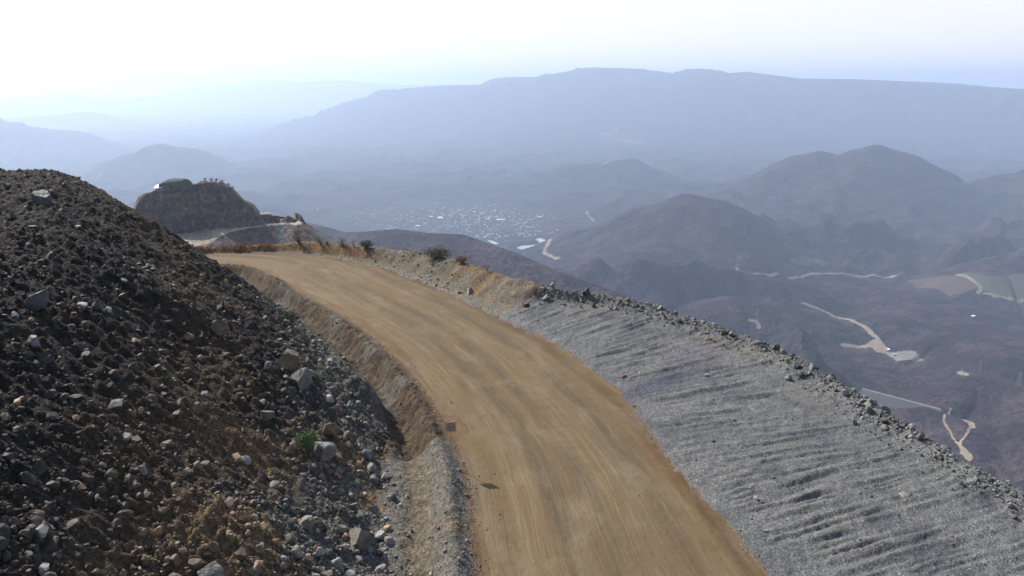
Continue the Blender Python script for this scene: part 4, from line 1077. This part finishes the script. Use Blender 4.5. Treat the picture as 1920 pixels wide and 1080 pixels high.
# dam across the side valley
a = hit_far(1628, 741); b_ = hit_far(1757, 755); rd_ = .97 * min(math.hypot(a[0], a[1]), math.hypot(b_[0], b_[1])); a = at_range(1628, 741, rd_); b_ = at_range(1757, 755, rd_ * .985); zt = (a[2] + b_[2]) / 2
A_, B_ = Vector((a[0], a[1], zt)), Vector((b_[0], b_[1], zt)); dr = (B_ - A_).normalized(); A_ -= dr * 15; B_ += dr * 10; nr_ = Vector((dr.y, -dr.x, 0))
dam = empty('dam', tuple((A_ + B_) / 2)); tag(dam, 'long embankment dam with a pale crest between the dark hills at the right', 'dam'); o0 = (A_ + B_) / 2
mb = MB(); h_ = 15
q = [A_ - o0, B_ - o0]
mb.poly([q[0] + nr_ * 4, q[0] + nr_ * 34 - Vector((0, 0, h_)), q[1] + nr_ * 34 - Vector((0, 0, h_)), q[1] + nr_ * 4])
mb.poly([q[0] - nr_ * 4, q[1] - nr_ * 4, q[1] - nr_ * 34 - Vector((0, 0, h_)), q[0] - nr_ * 34 - Vector((0, 0, h_))])
mb.build('face', plain('dam_rock', (.045, .044, .050), .9, grain=.2), dam)
mb = MB(); mb.poly([q[0] - nr_ * 4, q[0] + nr_ * 4, q[1] + nr_ * 4, q[1] - nr_ * 4]); mb.build('crest', M_YARD, dam)

def pylon(px, py, hp, label):
    p = hit_far(px, py); D = np.linalg.norm(p - np.array([0, 0, HC])); H = hp * D / FPX
    root = empty('pylon', tuple(p), .4); tag(root, label, 'pylon'); mb = MB(); w0, w1 = H * .11, H * .02; t_ = .22
    cs = [(-1, -1), (1, -1), (1, 1), (-1, 1)]
    for c_ in cs: mb.bar((c_[0] * w0, c_[1] * w0, 0), (c_[0] * w1, c_[1] * w1, H), t_, t_, 3)
    for k in range(7):
        z0, z1 = H * k / 7, H * (k + 1) / 7; a_, b2 = w0 + (w1 - w0) * k / 7, w0 + (w1 - w0) * (k + 1) / 7
        for i in range(4):
            c0, c1 = cs[i], cs[(i + 1) % 4]; mb.bar((c0[0] * a_, c0[1] * a_, z0), (c1[0] * b2, c1[1] * b2, z1), t_ * .6, t_ * .6, 3)
    mb.build('lattice', M_STEEL, root); mb = MB()
    for zz, ww in ((.72, .2), (.83, .16), (.94, .12)): mb.bar((-H * ww, 0, H * zz), (H * ww, 0, H * zz), t_, t_, 3)
    mb.build('crossarms', M_STEEL, root)
pylon(1836, 696, 20, 'lattice pylon on the dark slope beneath the farm fields at the right')
pylon(1418, 602, 20, 'lattice pylon beside the short pale track above the grey crest')
pylon(1908, 725, 24, 'lattice pylon near the right edge of the picture')

# ================================================================ haze
mb = MB(); mb.box(-36000, 36000, -3000, 36000, -1010, 470)
hz = mb.build('haze', None); tag(hz, 'thin blue-white haze filling the valley air', 'haze', kind='stuff')
m = bpy.data.materials.new('haze_air'); m.use_nodes = True; nt = m.node_tree
for n in list(nt.nodes):
    if n.type != 'OUTPUT_MATERIAL': nt.nodes.remove(n)
out = [n for n in nt.nodes if n.type == 'OUTPUT_MATERIAL'][0]
pv = nt.nodes.new('ShaderNodeVolumePrincipled'); pv.inputs['Color'].default_value = (.52, .71, 1.0, 1); pv.inputs['Density'].default_value = .96e-4; pv.inputs['Anisotropy'].default_value = .42
pv.inputs['Color'].default_value = (.31, .58, 1.0, 1); pv.inputs['Density'].default_value = .50e-4; pv.inputs['Anisotropy'].default_value = 0.0
pw = nt.nodes.new('ShaderNodeVolumePrincipled'); pw.inputs['Color'].default_value = (.96, .96, .98, 1); pw.inputs['Density'].default_value = .46e-4; pw.inputs['Anisotropy'].default_value = .63
ad = nt.nodes.new('ShaderNodeAddShader'); nt.links.new(pv.outputs[0], ad.inputs[0]); nt.links.new(pw.outputs[0], ad.inputs[1])
nt.links.new(ad.outputs[0], out.inputs['Volume']); hz.data.materials.append(m)
